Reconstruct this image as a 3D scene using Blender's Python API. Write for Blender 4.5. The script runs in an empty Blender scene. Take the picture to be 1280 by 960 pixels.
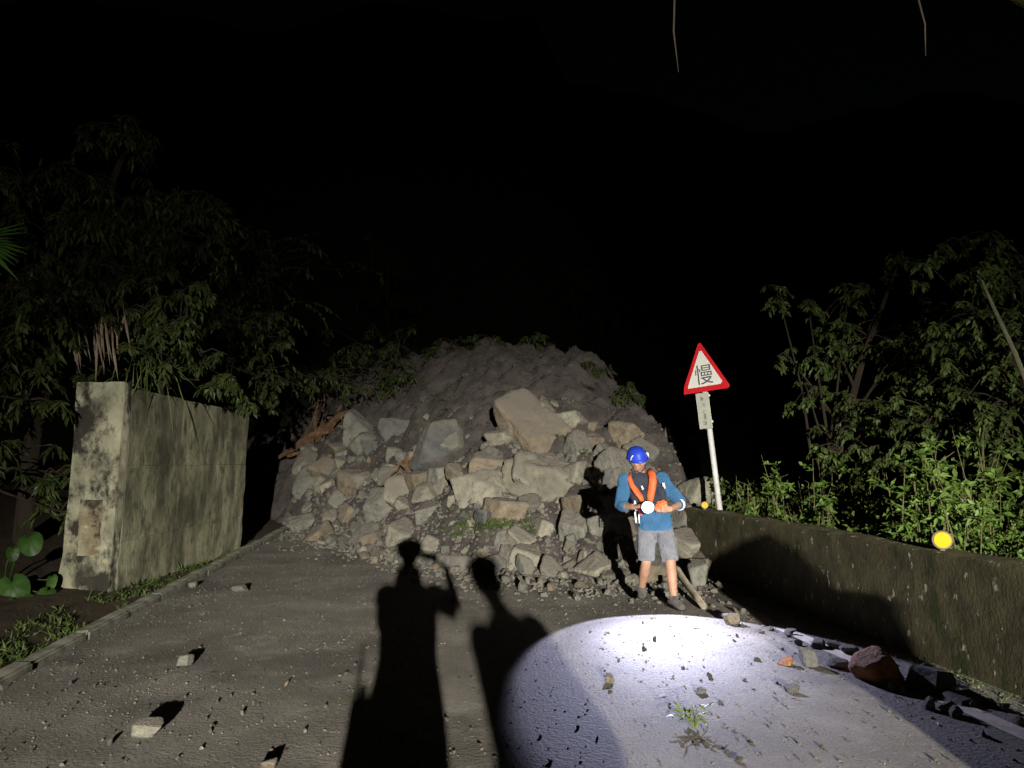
import bpy, bmesh, math, random
from mathutils import Vector, Matrix, noise
R = math.radians
sc = bpy.context.scene
C = sc.collection
rnd = random.Random(7)

# ---------------------------------------------------------------- camera
EYE = 1.6
PITCH = math.atan(95 / 960)
cam = bpy.data.cameras.new('camera')
cam.sensor_width = 36; cam.lens = 27.0
cam.clip_start = 0.01; cam.clip_end = 400
camo = bpy.data.objects.new('camera', cam); C.objects.link(camo)
camo.location = (0, 0, EYE); camo.rotation_euler = (R(90) + PITCH, 0, 0)
sc.camera = camo

# ---------------------------------------------------------------- night sky
w = bpy.data.worlds.new('World'); sc.world = w; w.use_nodes = True
nt = w.node_tree
sky = nt.nodes.new('ShaderNodeTexSky'); sky.sky_type = 'NISHITA'; sky.sun_disc = False
sky.sun_elevation = R(2); sky.sun_rotation = R(200)
nt.links.new(sky.outputs[0], nt.nodes['Background'].inputs[0])
nt.nodes['Background'].inputs[1].default_value = 0.0004

# ---------------------------------------------------------------- exposure
sc.view_settings.view_transform = 'Standard'; sc.view_settings.look = 'None'
sc.view_settings.exposure = 0; sc.view_settings.gamma = 1
sc.cycles.max_bounces = 5; sc.cycles.sample_clamp_indirect = 3

# ---------------------------------------------------------------- lamps (work lamp behind the camera, torch in the man's hand)
LAMP = Vector((2.099, -16.0, 3.444))            # lens of the work lamp on its tripod
TORCH = Vector((1.44, 8.22, 1.10))           # lens of the hand torch
def spot(name, loc, aim, power, half, blend, col, radius):
    l = bpy.data.lights.new(name, 'SPOT'); l.energy = power; l.spot_size = 2 * R(half)
    l.spot_blend = blend; l.color = col; l.shadow_soft_size = radius
    o = bpy.data.objects.new(name, l); C.objects.link(o); o.location = loc
    o.rotation_euler = (Vector(aim) - Vector(loc)).to_track_quat('-Z', 'Y').to_euler()
    return o
LAMP_AIM = (0.25, 12.0, -0.45)
wl = spot('work_lamp_light', LAMP, LAMP_AIM, 46000, 15.5, 1.0, (1.0, 0.96, 0.86), 0.07)
wl.scale = (1.15, .78, 1)           # rectangular flood: wider than high
spot('work_lamp_spill', LAMP, (-.6, 12.0, 2.2), 2300, 24, 1.0, (1.0, 0.96, 0.86), 0.07)
TORCH_AIM = (1.51, 7.28, 0.0)
spot('torch_light', TORCH, TORCH_AIM, 1350, 40.0, 0.08, (0.68, 0.69, 1.0), 0.03)
spot('torch_hotspot', TORCH, (1.48, 7.25, 0), 2200, 34, 1.0, (0.76, 0.77, 1.0), 0.03)

# ---------------------------------------------------------------- helpers
def ray(u, v):
    x = (u - 640) / 960; y = (480 - v) / 960
    return Vector((x, math.cos(PITCH) - y * math.sin(PITCH), math.sin(PITCH) + y * math.cos(PITCH)))
def ground(u, v, z=0.0):
    d = ray(u, v); t = (z - EYE) / d.z
    return Vector((0, 0, EYE)) + d * t
def at(u, v, Y):
    d = ray(u, v); return Vector((0, 0, EYE)) + d * (Y / d.y)
RD = Vector((-0.124, 0.992, 0)); RN = Vector((0.992, 0.124, 0))      # along the road, across it
def rp(s, l, z=0.0):
    p = RD * s + RN * l; return Vector((p.x, p.y, z))

def lerp_tab(tab, x):
    if x <= tab[0][0]: return tab[0][1]
    for (a, b), (c, d) in zip(tab, tab[1:]):
        if x <= c: return b + (d - b) * (x - a) / (c - a)
    return tab[-1][1]
def sstep(a, b, x):
    t = min(1, max(0, (x - a) / (b - a))); return t * t * (3 - 2 * t)

class MB:
    def __init__(s): s.v = []; s.f = []
    def box(s, c, sz, m=None, taper=1.0):
        m = m or Matrix(); n = len(s.v); c = Vector(c)
        for z in (-1, 1):
            t = taper if z > 0 else 1
            for x, y in ((-1, -1), (1, -1), (1, 1), (-1, 1)):
                s.v.append(m @ (c + Vector((x * sz[0] / 2 * t, y * sz[1] / 2 * t, z * sz[2] / 2))))
        s.f += [tuple(n + i for i in q) for q in ((3, 2, 1, 0), (4, 5, 6, 7), (0, 1, 5, 4), (1, 2, 6, 5), (2, 3, 7, 6), (3, 0, 4, 7))]
        return s
    def tube(s, pts, rad, seg=8, sc2=(1, 1), ref=None):
        pts = [Vector(p) for p in pts]
        if not isinstance(rad, (list, tuple)): rad = [rad] * len(pts)
        up = Vector(ref) if ref else None; n0 = len(s.v)
        for i, p in enumerate(pts):
            t = (pts[min(i + 1, len(pts) - 1)] - pts[max(i - 1, 0)]).normalized()
            if up is None: up = Vector((0, 0, 1)) if abs(t.z) < .9 else Vector((0, 1, 0))
            a = up - t * up.dot(t)
            if a.length < 1e-4: a = Vector((1, 0, 0)) - t * t.x
            a.normalize(); b = t.cross(a); up = a
            for k in range(seg):
                g = 2 * math.pi * k / seg
                s.v.append(p + (a * math.cos(g) * sc2[0] + b * math.sin(g) * sc2[1]) * rad[i])
        for i in range(len(pts) - 1):
            for k in range(seg):
                k2 = (k + 1) % seg; q = n0 + i * seg
                s.f.append((q + k, q + k2, q + seg + k2, q + seg + k))
        s.f.append(tuple(n0 + k for k in reversed(range(seg))))
        s.f.append(tuple(n0 + (len(pts) - 1) * seg + k for k in range(seg)))
        return s
    def rings(s, rings, seg=20):          # rings: (centre, rx, ry) horizontal ellipses
        n0 = len(s.v)
        for c, rx, ry in rings:
            for k in range(seg):
                g = 2 * math.pi * k / seg
                ca, sa = math.cos(g), math.sin(g)
                pw = .85
                s.v.append(Vector(c) + Vector((math.copysign(abs(ca) ** pw, ca) * rx, math.copysign(abs(sa) ** pw, sa) * ry, 0)))
        for i in range(len(rings) - 1):
            for k in range(seg):
                k2 = (k + 1) % seg; q = n0 + i * seg
                s.f.append((q + k, q + k2, q + seg + k2, q + seg + k))
        s.f.append(tuple(n0 + k for k in reversed(range(seg))))
        s.f.append(tuple(n0 + (len(rings) - 1) * seg + k for k in range(seg)))
        return s
    def ball(s, c, r, seg=14, m=None):
        n0 = len(s.v); m = m or Matrix(); c = Vector(c); r = r if isinstance(r, (tuple, list)) else (r, r, r)
        for i in range(1, seg):
            th = math.pi * i / seg
            for k in range(seg):
                g = 2 * math.pi * k / seg
                s.v.append(c + m @ Vector((r[0] * math.sin(th) * math.cos(g), r[1] * math.sin(th) * math.sin(g), -r[2] * math.cos(th))))
        for i in range(seg - 2):
            for k in range(seg):
                k2 = (k + 1) % seg; q = n0 + i * seg
                s.f.append((q + k, q + k2, q + seg + k2, q + seg + k))
        s.f.append(tuple(n0 + k for k in reversed(range(seg))))
        s.f.append(tuple(n0 + (seg - 2) * seg + k for k in range(seg)))
        return s
    def leaf(s, p, d, nrm, L, W, droop=.25):
        """folded pointed leaf: 3 stations along the midrib"""
        d = d.normalized(); side = d.cross(nrm)
        if side.length < 1e-4: side = d.cross(Vector((1, 0, 0)))
        side.normalize(); up = side.cross(d)
        n = len(s.v); dn = Vector((0, 0, -1)) * L * droop
        m1 = p + d * L * .45 + dn * .3; tip = p + d * L + dn
        s.v += [p, m1 - side * W * .5 + up * W * .15, m1, m1 + side * W * .5 + up * W * .15, tip]
        s.f += [(n, n + 1, n + 2), (n, n + 2, n + 3), (n + 1, n + 4, n + 2), (n + 2, n + 4, n + 3)]
        return s
    def mesh(s, name, smooth=False):
        me = bpy.data.meshes.new(name); me.from_pydata([tuple(v) for v in s.v], [], s.f); me.update()
        if smooth: me.shade_smooth()
        return me
    def build(s, name, mat, parent=None, smooth=False):
        return obj(name, s.mesh(name, smooth), mat, parent)

def obj(name, me, mat, parent=None):
    if mat and not me.materials: me.materials.append(mat)
    o = bpy.data.objects.new(name, me); C.objects.link(o)
    if parent: o.parent = parent
    return o
def tag(o, label=None, cat=None, group=None, kind=None):
    if label: o['label'] = label
    if cat: o['category'] = cat
    if group: o['group'] = group
    if kind: o['kind'] = kind
    return o
def empty(name, loc=(0, 0, 0), rz=0):
    o = bpy.data.objects.new(name, None); C.objects.link(o); o.location = loc; o.rotation_euler = (0, 0, rz); o.empty_display_size = .1
    return o
def remeshed(mb, name, voxel, smooth_iter=4):
    me = mb.mesh('tmp'); bmm = bmesh.new(); bmm.from_mesh(me)
    bmesh.ops.recalc_face_normals(bmm, faces=bmm.faces); bmm.to_mesh(me); bmm.free()
    o = bpy.data.objects.new('tmp', me); C.objects.link(o)
    m = o.modifiers.new('r', 'REMESH'); m.mode = 'VOXEL'; m.voxel_size = voxel
    if smooth_iter:
        q = o.modifiers.new('s', 'SMOOTH'); q.iterations = smooth_iter; q.factor = .5
    dg = bpy.context.evaluated_depsgraph_get(); dg.update()
    out = bpy.data.meshes.new_from_object(o.evaluated_get(dg)); out.name = name
    bpy.data.objects.remove(o); bpy.data.meshes.remove(me)
    out.shade_smooth()
    return out
def bevelled(mb, name, w_=.01, seg=2):
    me = mb.mesh(name); b = bmesh.new(); b.from_mesh(me)
    bmesh.ops.bevel(b, geom=b.edges[:], offset=w_, segments=seg, affect='EDGES')
    b.to_mesh(me); b.free(); return me

# ---------------------------------------------------------------- materials
def mat(name, stops, scale=4.0, detail=8, rough=.85, bump=.0, bscale=30, spec=.3, rand=0.0, coords='Object', second=None, metallic=0, distort=0, dist=.02, stretch=None, dust=None):
    """noise driven colour ramp + bump; second = (colour, scale, lo, hi) patches laid over"""
    m = bpy.data.materials.new(name); m.use_nodes = True; t = m.node_tree; N = t.nodes; L = t.links
    b = N['Principled BSDF']; b.inputs['Roughness'].default_value = rough; b.inputs['Specular IOR Level'].default_value = spec; b.inputs['Metallic'].default_value = metallic
    if rough > .75: b.inputs['Diffuse Roughness'].default_value = 1.0
    tc = N.new('ShaderNodeTexCoord'); vec = tc.outputs[coords]
    if stretch:
        mp = N.new('ShaderNodeMapping'); mp.inputs['Scale'].default_value = stretch; L.new(vec, mp.inputs[0]); vec = mp.outputs[0]
    if rand:
        oi = N.new('ShaderNodeObjectInfo'); ad = N.new('ShaderNodeVectorMath'); ad.operation = 'ADD'
        mu = N.new('ShaderNodeVectorMath'); mu.operation = 'SCALE'; mu.inputs['Scale'].default_value = 37.0
        L.new(oi.outputs['Random'], mu.inputs[0]); L.new(vec, ad.inputs[0]); L.new(mu.outputs[0], ad.inputs[1]); vec = ad.outputs[0]
    no = N.new('ShaderNodeTexNoise'); no.inputs['Scale'].default_value = scale; no.inputs['Detail'].default_value = detail; no.inputs['Roughness'].default_value = .62; no.inputs['Distortion'].default_value = distort
    L.new(vec, no.inputs['Vector'])
    cr = N.new('ShaderNodeValToRGB'); L.new(no.outputs['Fac'], cr.inputs[0])
    e = cr.color_ramp.elements
    while len(e) > 1: e.remove(e[0])
    for i, (p, c) in enumerate(stops):
        q = e[0] if i == 0 else e.new(p)
        q.position = p; q.color = (*c, 1)
    out = cr.outputs[0]
    for sec in (second or []):
        col, s2, lo, hi = sec[:4]
        n2 = N.new('ShaderNodeTexNoise'); n2.inputs['Scale'].default_value = s2; n2.inputs['Detail'].default_value = 7; n2.inputs['Roughness'].default_value = .68
        ad = N.new('ShaderNodeVectorMath'); ad.operation = 'ADD'; ad.inputs[1].default_value = (s2 * 3.1, 5.3, 1.7); L.new(vec, ad.inputs[0]); L.new(ad.outputs[0], n2.inputs['Vector'])
        mr = N.new('ShaderNodeMapRange'); mr.inputs[1].default_value = lo; mr.inputs[2].default_value = hi; L.new(n2.outputs['Fac'], mr.inputs[0])
        mx = N.new('ShaderNodeMix'); mx.data_type = 'RGBA'; L.new(mr.outputs[0], mx.inputs['Factor']); L.new(out, mx.inputs['A']); mx.inputs['B'].default_value = (*col, 1); out = mx.outputs['Result']
    if rand:
        hs = N.new('ShaderNodeHueSaturation'); mr = N.new('ShaderNodeMapRange'); mr.inputs[3].default_value = 1 - rand; mr.inputs[4].default_value = 1 + rand
        L.new(oi.outputs['Random'], mr.inputs[0]); L.new(mr.outputs[0], hs.inputs['Value']); L.new(out, hs.inputs['Color']); out = hs.outputs[0]
    if dust:
        ge = N.new('ShaderNodeNewGeometry'); sx = N.new('ShaderNodeSeparateXYZ'); L.new(ge.outputs['Normal'], sx.inputs[0])
        m1 = N.new('ShaderNodeMath'); m1.operation = 'ADD'; L.new(sx.outputs['Z'], m1.inputs[0]); L.new(no.outputs['Fac'], m1.inputs[1])
        mr = N.new('ShaderNodeMapRange'); mr.inputs[1].default_value = .55; mr.inputs[2].default_value = 1.15; mr.inputs[4].default_value = .9; L.new(m1.outputs[0], mr.inputs[0])
        mx = N.new('ShaderNodeMix'); mx.data_type = 'RGBA'; L.new(mr.outputs[0], mx.inputs['Factor']); L.new(out, mx.inputs['A']); mx.inputs['B'].default_value = (*dust, 1); out = mx.outputs['Result']
    L.new(out, b.inputs['Base Color'])
    if bump:
        n3 = N.new('ShaderNodeTexNoise'); n3.inputs['Scale'].default_value = bscale; n3.inputs['Detail'].default_value = 6; n3.inputs['Roughness'].default_value = .65; L.new(vec, n3.inputs['Vector'])
        bp = N.new('ShaderNodeBump'); bp.inputs['Strength'].default_value = bump; bp.inputs['Distance'].default_value = dist; L.new(n3.outputs['Fac'], bp.inputs['Height']); L.new(bp.outputs[0], b.inputs['Normal'])
    return m
def plain(name, col, rough=.6, var=.18, **k):
    c1 = tuple(x * (1 - var) for x in col); c2 = tuple(min(1, x * (1 + var)) for x in col)
    return mat(name, [(.3, c1), (.7, c2)], scale=k.pop('scale', 25), rough=rough, **k)
def emit(name, col, strength):
    m = bpy.data.materials.new(name); m.use_nodes = True; b = m.node_tree.nodes['Principled BSDF']
    b.inputs['Emission Color'].default_value = (*col, 1); b.inputs['Emission Strength'].default_value = strength; b.inputs['Base Color'].default_value = (.8, .8, .8, 1)
    return m
M = {}
M['asphalt'] = mat('asphalt_dirty', [(.30, (.11, .10, .085)), (.5, (.16, .146, .126)), (.7, (.225, .205, .178))], scale=1.3, detail=12, rough=.8, bump=1.0, bscale=38, dist=.03,
                   second=[((.30, .27, .22), 9, .60, .78), ((.09, .08, .065), 24, .60, .70), ((.10, .092, .08), .55, .50, .62), ((.10, .10, .055), .8, .62, .76), ((.24, .22, .19), 2.7, .58, .72)])
M['soil'] = mat('slide_soil', [(.25, (.04, .034, .032)), (.5, (.078, .067, .061)), (.75, (.13, .113, .10))], scale=3.0, detail=12, rough=.95, bump=1.0, bscale=14, dist=.08,
                second=[((.025, .021, .02), 6, .60, .70), ((.15, .135, .118), 2.0, .60, .74)])
M['earth'] = mat('dark_earth', [(.3, (.025, .018, .012)), (.7, (.06, .045, .03))], scale=4, rough=.95, bump=.8, bscale=18, dist=.04)
M['hill'] = mat('night_hill', [(.3, (.015, .018, .010)), (.7, (.035, .035, .022))], scale=1.5, rough=1, bump=1, bscale=6, dist=.2)
M['kerb'] = mat('kerb_concrete', [(.3, (.10, .095, .08)), (.7, (.22, .21, .17))], scale=7, rough=.9, bump=.6, bscale=40, second=[((.04, .05, .02), 3, .5, .65)])
M['paint'] = mat('worn_paint', [(.42, (.19, .168, .14)), (.70, (.27, .25, .22))], scale=8, detail=12, rough=.75, bump=.4, bscale=60, dist=.01)
M['conc'] = mat('old_concrete', [(.28, (.10, .095, .06)), (.45, (.30, .29, .20)), (.65, (.50, .48, .34))], scale=2.6, detail=12, rough=.9, bump=.5, bscale=25,
                second=[((.04, .036, .028), 1.5, .50, .57), ((.06, .055, .042), 5.0, .52, .66), ((.05, .06, .025), 1.7, .60, .72)], stretch=(1, 1, .7))
M['patch'] = mat('tan_mortar', [(.3, (.16, .125, .075)), (.7, (.30, .25, .16))], scale=5, rough=.9, bump=.4, bscale=25, second=[((.05, .045, .03), 5, .50, .60), ((.34, .32, .22), 3, .52, .62)])
M['conc2'] = mat('mossy_shaded_concrete', [(.28, (.09, .088, .058)), (.5, (.22, .21, .135)), (.7, (.34, .325, .21))], scale=2.2, detail=12, rough=.95, bump=.6, bscale=22,
                 second=[((.055, .05, .036), .8, .46, .62), ((.05, .05, .033), 3.2, .50, .68), ((.045, .056, .024), 8, .52, .70)], stretch=(1, 1, .6))  # moss and stains, with the side's grazing-light dimness in the base colour
M['parapet'] = mat('mossy_parapet', [(.3, (.026, .023, .014)), (.5, (.052, .045, .024)), (.7, (.078, .07, .035))], scale=6, detail=12, rough=.95, bump=.7, bscale=35, dist=.02,
                   second=[((.02, .03, .008), 5, .55, .65), ((.32, .31, .23), 10, .615, .66)], stretch=(1, 1, .7))
def rockmat(name, a, b_, c, sp=None):
    return mat(name, [(.28, a), (.5, b_), (.74, c)], scale=2.4, detail=12, rough=.9, bump=.9, bscale=7, dist=.09, rand=.16, dust=(.165, .148, .124) if name not in ('rock_brown',) else None, second=sp or [(tuple(x * .45 for x in a), 3.1, .60, .70)])
M['rock_pale'] = rockmat('rock_pale', (.17, .158, .122), (.275, .257, .20), (.39, .368, .29))
M['rock_grey'] = rockmat('rock_grey', (.12, .118, .10), (.205, .20, .168), (.29, .28, .235))
M['rock_dark'] = rockmat('rock_dark', (.075, .077, .075), (.13, .13, .125), (.19, .19, .175))
M['rock_tan'] = rockmat('rock_tan', (.12, .098, .07), (.215, .175, .125), (.31, .26, .19))
M['rock_brown'] = rockmat('rock_brown', (.10, .042, .02), (.36, .15, .06), (.48, .23, .10))
M['bark'] = mat('bark', [(.3, (.02, .015, .010)), (.7, (.06, .045, .03))], scale=9, rough=.95, bump=.8, bscale=30, stretch=(1, 1, .3))
M['palebark'] = mat('pale_bark', [(.3, (.10, .10, .06)), (.7, (.22, .22, .13))], scale=9, rough=.9, bump=.5, bscale=30)
M['root'] = mat('torn_root', [(.3, (.07, .04, .022)), (.55, (.17, .098, .055)), (.75, (.28, .18, .11))], scale=7, rough=.9, bump=.7, bscale=25)
M['straw'] = mat('dry_stalk', [(.3, (.09, .085, .035)), (.7, (.20, .19, .085))], scale=12, rough=.85)
def leafmat(name, a, b_, c=None, rough=.5, scale=2.2):
    m = mat(name, [(.32, a), (.55, b_), (.72, c or tuple(min(1, x * 1.5) for x in b_))], scale=scale, detail=9, rough=rough, spec=.35, coords='Object', rand=.12)
    return m
M['leaf_r'] = leafmat('shrub_leaf', (.055, .10, .016), (.12, .20, .035), (.20, .28, .07))
M['leaf_r2'] = leafmat('olive_shrub_leaf', (.05, .075, .018), (.11, .15, .035), (.19, .22, .07))
M['leaf_t'] = leafmat('tree_leaf', (.035, .055, .012), (.08, .12, .03), (.13, .17, .05))
M['leaf_l'] = leafmat('dark_leaf', (.022, .034, .009), (.05, .072, .018), (.10, .12, .035))
M['leaf_b'] = leafmat('broad_leaf', (.018, .045, .008), (.035, .085, .014), (.06, .13, .025))
M['grass'] = leafmat('grass_blade', (.04, .06, .015), (.075, .105, .025))
M['plantleaf'] = leafmat('torn_plant_leaf', (.06, .09, .02), (.13, .17, .045))
M['dead'] = leafmat('dead_leaf', (.10, .07, .045), (.2, .15, .1))
M['galv'] = plain('galvanised', (.62, .62, .60), rough=.5, scale=14)
M['white'] = plain('sign_white', (.86, .86, .80), rough=.35, var=.05, scale=8, second=[((.55, .54, .44), 6, .64, .78)])
M['plate'] = plain('plate_grey', (.52, .53, .44), rough=.45, var=.12, scale=9)
M['red'] = plain('sign_red', (.68, .022, .03), rough=.4, var=.1)
M['ink'] = plain('sign_ink', (.10, .11, .10), rough=.6)
M['inkpale'] = plain('faded_ink', (.27, .28, .24), rough=.6)
M['yellow'] = plain('reflector_yellow', (.92, .44, .0), rough=.25, var=.05)
M['housing'] = plain('reflector_housing', (.14, .125, .10), rough=.6)
M['skin'] = mat('skin', [(.3, (.36, .19, .12)), (.7, (.52, .30, .20))], scale=14, rough=.55)
M['shirt'] = mat('blue_shirt', [(.3, (.03, .10, .20)), (.7, (.055, .165, .31))], scale=7, rough=.85, bump=1.0, bscale=8, dist=.07, second=[((.05, .06, .06), 6, .60, .75)])
M['vest'] = mat('navy_vest', [(.3, (.018, .022, .035)), (.7, (.045, .05, .07))], scale=10, rough=.8, bump=.4, bscale=30)
M['orange'] = mat('orange_tube', [(.3, (.72, .10, .03)), (.7, (.9, .18, .05))], scale=9, rough=.5, bump=.3, bscale=16, dist=.02)
M['pink'] = plain('pink_strap', (.75, .10, .14), rough=.7)
M['shorts'] = mat('grey_shorts', [(.3, (.15, .155, .18)), (.7, (.25, .255, .28))], scale=9, rough=.9, bump=1.0, bscale=9, dist=.07, second=[((.10, .085, .07), 5, .58, .72)])
M['helmet'] = plain('blue_helmet', (.02, .055, .50), rough=.42, var=.15, second=[((.05, .06, .14), 9, .58, .72)])
M['reflect'] = plain('reflective_tape', (.88, .9, .92), rough=.35, var=.05)
M['shoe'] = mat('muddy_shoe', [(.3, (.05, .045, .05)), (.7, (.16, .14, .13))], scale=18, rough=.9)
M['sock'] = plain('grey_sock', (.16, .14, .19), rough=.9)
M['hair'] = plain('hair', (.012, .011, .01), rough=.7)
M['eye'] = plain('eye_white', (.55, .52, .48), rough=.3)
M['lip'] = plain('lip', (.34, .13, .10), rough=.5)
M['black'] = plain('black_plastic', (.018, .018, .02), rough=.45)
M['lens'] = emit('torch_lens', (.88, .92, 1.0), 14)
M['lamplens'] = emit('lamp_lens', (1, .95, .82), 30)
M['darkcloth'] = plain('dark_clothes', (.05, .05, .06), rough=.9)
M['darkslab'] = mat('dark_slab', [(.3, (.03, .028, .022)), (.7, (.075, .066, .05))], scale=6, rough=.85, bump=.5, bscale=20)
M['wood'] = mat('weathered_wood', [(.3, (.15, .125, .09)), (.7, (.36, .31, .235))], scale=6, rough=.9, bump=.5, bscale=30, stretch=(4, .6, 4))
M['litter'] = plain('pale_litter', (.75, .74, .7), rough=.5)

# ================================================================ the setting
def grid(name, xs, ys, fz, material, smooth=True):
    mb = MB(); nx = len(xs)
    for y in ys:
        for x in xs: mb.v.append(Vector((x, y, fz(x, y))))
    for j in range(len(ys) - 1):
        for i in range(nx - 1):
            a = j * nx + i; mb.f.append((a, a + 1, a + nx + 1, a + nx))
    return mb.build(name, material, None, smooth)
def lin(a, b, n): return [a + (b - a) * i / (n - 1) for i in range(n)]

g = grid('ground', lin(-150, 150, 31), lin(-150, 150, 31), lambda x, y: -.35, M['earth']); tag(g, kind='structure')
# road sheet: gently uneven
def road_z(x, y):
    p = Vector((x * .35, y * .35, 1.2)); return .025 * noise.noise(p) + .008 * noise.noise(p * 5)
mb = MB(); ns, nl = 150, 56
for j in range(ns):
    s_ = -16 + 42 * j / (ns - 1)
    for i in range(nl):
        l_ = -2.86 + 6.96 * i / (nl - 1); p = rp(s_, l_); mb.v.append(Vector((p.x, p.y, road_z(p.x, p.y))))
for j in range(ns - 1):
    for i in range(nl - 1):
        a = j * nl + i; mb.f.append((a, a + 1, a + nl + 1, a + nl))
tag(mb.build('road', M['asphalt'], None, True), kind='structure')
# worn painted lines on the road
def strip(name, l0, l1, s0, s1, dz, material):
    mb = MB(); n = 70
    for k in range(n):
        s_ = s0 + (s1 - s0) * k / (n - 1)
        for l_ in (l0, (l0 + l1) / 2, l1):
            p = rp(s_, l_ + .012 * noise.noise(Vector((s_ * 3, l_, 0)))); mb.v.append(Vector((p.x, p.y, road_z(p.x, p.y) + dz)))
    for k in range(n - 1):
        for q in (0, 1):
            a = k * 3 + q; mb.f.append((a, a + 1, a + 4, a + 3))
    return mb.build(name, material, None, True)
tag(strip('road_edge_line', 3.44, 3.59, 2.2, 9.2, .006, M['paint']), kind='structure')
# kerb of the left gutter, stone by stone
kerb = MB()
kerb.box((0, 0, -.2), (.16, 34, .3), Matrix.Translation(rp(6, -2.97)) @ Matrix.Rotation(math.atan2(.124, .992), 4, 'Z'))
kerb = kerb.build('kerb', M['kerb']); tag(kerb, kind='structure')
kme = []
for q in range(3):
    b = MB().box((0, 0, 0), (.15, .985, .15)); me = bevelled(b, 'kerb_stone', .018, 2)
    for v in me.vertices: v.co += Vector((noise.noise(v.co * 7 + Vector((q, 0, 0))), 0, noise.noise(v.co * 6 + Vector((0, q, 0))))) * .012
    kme.append(me)
for k in range(24):
    o = obj('kerb_stone', kme[k % 3], M['kerb'], kerb); o.location = rp(-4 + k, -2.97 + rnd.uniform(-.012, .012), -.005 + rnd.uniform(-.012, .01))
    o.rotation_euler = (0, 0, math.atan2(.124, .992) + rnd.uniform(-.01, .01))
# left verge bank
def verge_z(x, y):
    l_ = x * RN.x + y * RN.y
    d = -3.05 - l_
    z = .02 + .12 * min(d, 1) + .55 * max(0, d - 1.4) + .06 * noise.noise(Vector((x * 1.5, y * 1.5, 4)))
    return min(z, 9) + .03 * noise.noise(Vector((x * 5, y * 5, 1)))
mb = MB(); ns, nl = 80, 40
for j in range(ns):
    s_ = -12 + 40 * j / (ns - 1)
    for i in range(nl):
        l_ = -3.04 - 22 * (i / (nl - 1)) ** 1.7; p = rp(s_, l_); mb.v.append(Vector((p.x, p.y, verge_z(p.x, p.y) - (0.06 if i == 0 else 0))))
for j in range(ns - 1):
    for i in range(nl - 1):
        a = j * nl + i; mb.f.append((a + 1, a, a + nl, a + nl + 1))
tag(mb.build('verge', M['earth'], None, True), kind='structure')
# land beyond the parapet, falling away
tag(grid('valley_side', lin(2.0, 60, 40), lin(-14, 60, 50), lambda x, y: -.30 - .22 * max(0, x * .992 + y * .124 - 5) if x * .992 + y * .124 > 4.25 else -1.0, M['earth']), kind='structure')
# dark mountain behind
tag(grid('mountain', lin(-110, 130, 100), lin(21, 140, 60), lambda x, y: -1.5 + max(0, (y - 22 - 26 * sstep(2, 12, x))) * (.75 + .1 * noise.noise(Vector((x * .03, 1, 0)))) + 1.6 * noise.noise(Vector((x * .12, y * .12, 0))) + .7 * noise.noise(Vector((x * .4, y * .4, 0))), M['hill']), kind='structure')

# landslide
TOE = [(-9, 22), (-6, 19.0), (-5, 17.6), (-4, 16.0), (-3.1, 14.9), (-2.24, 13.5), (-1.2, 12.0), (-.45, 11.1), (.5, 10.8), (1.2, 10.5), (1.8, 10.4), (2.4, 10.6), (3.0, 11.0), (4, 12)]
CREST = [(-12, 4.2), (-6, 4.6), (-4, 4.6), (-2.6, 4.5), (-1.6, 4.4), (-.5, 4.35), (.9, 4.25), (1.5, 3.9), (2.1, 3.35), (2.6, 2.75), (2.95, 1.7), (3.25, .2), (3.7, -.9)]
def slide_z(x, y, fine=True):
    d = y - lerp_tab(TOE, x); hc = lerp_tab(CREST, x - .02 * (y - 14))
    z = (.22 * d + .62 * max(0, d - .5)) if d < 1.6 else (.352 + .682 + .6 * (d - 1.6))
    if d < 0: z = .30 * d
    if z > hc - .5:                                    # round over at the crest, then fall behind it
        e = z - (hc - .5); z = hc - .5 + e - .42 * e * e if e < 1.9 else hc - .5 + 1.9 - 1.516 - .3 * (e - 1.9)
        z = max(z, -1.2)
    if d > 0:
        k = min(1, d / 1.2)
        z += k * (.46 * noise.noise(Vector((x * .75, y * .75, 3))) + .26 * noise.noise(Vector((x * 2.2, y * 2.2, 8))))
        if fine: z += k * (.09 * noise.noise(Vector((x * 5, y * 5, z * 2))) + .05 * noise.noise(Vector((x * 11, y * 11, z * 4))) + .10 * abs(noise.noise(Vector((x * 3.1, y * 1.3, 5)))))
    return z - .04
tag(grid('landslide_slope', lin(-11, 4.2, 230), lin(9.0, 25, 240), slide_z, M['soil']), kind='structure')
def on_slide(u, v):
    d = ray(u, v); t = 6.0; o = Vector((0, 0, EYE))
    while t < 40:
        p = o + d * t
        if p.z <= max(0, slide_z(p.x, p.y, False)): return p
        t += .04
    return p

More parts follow.
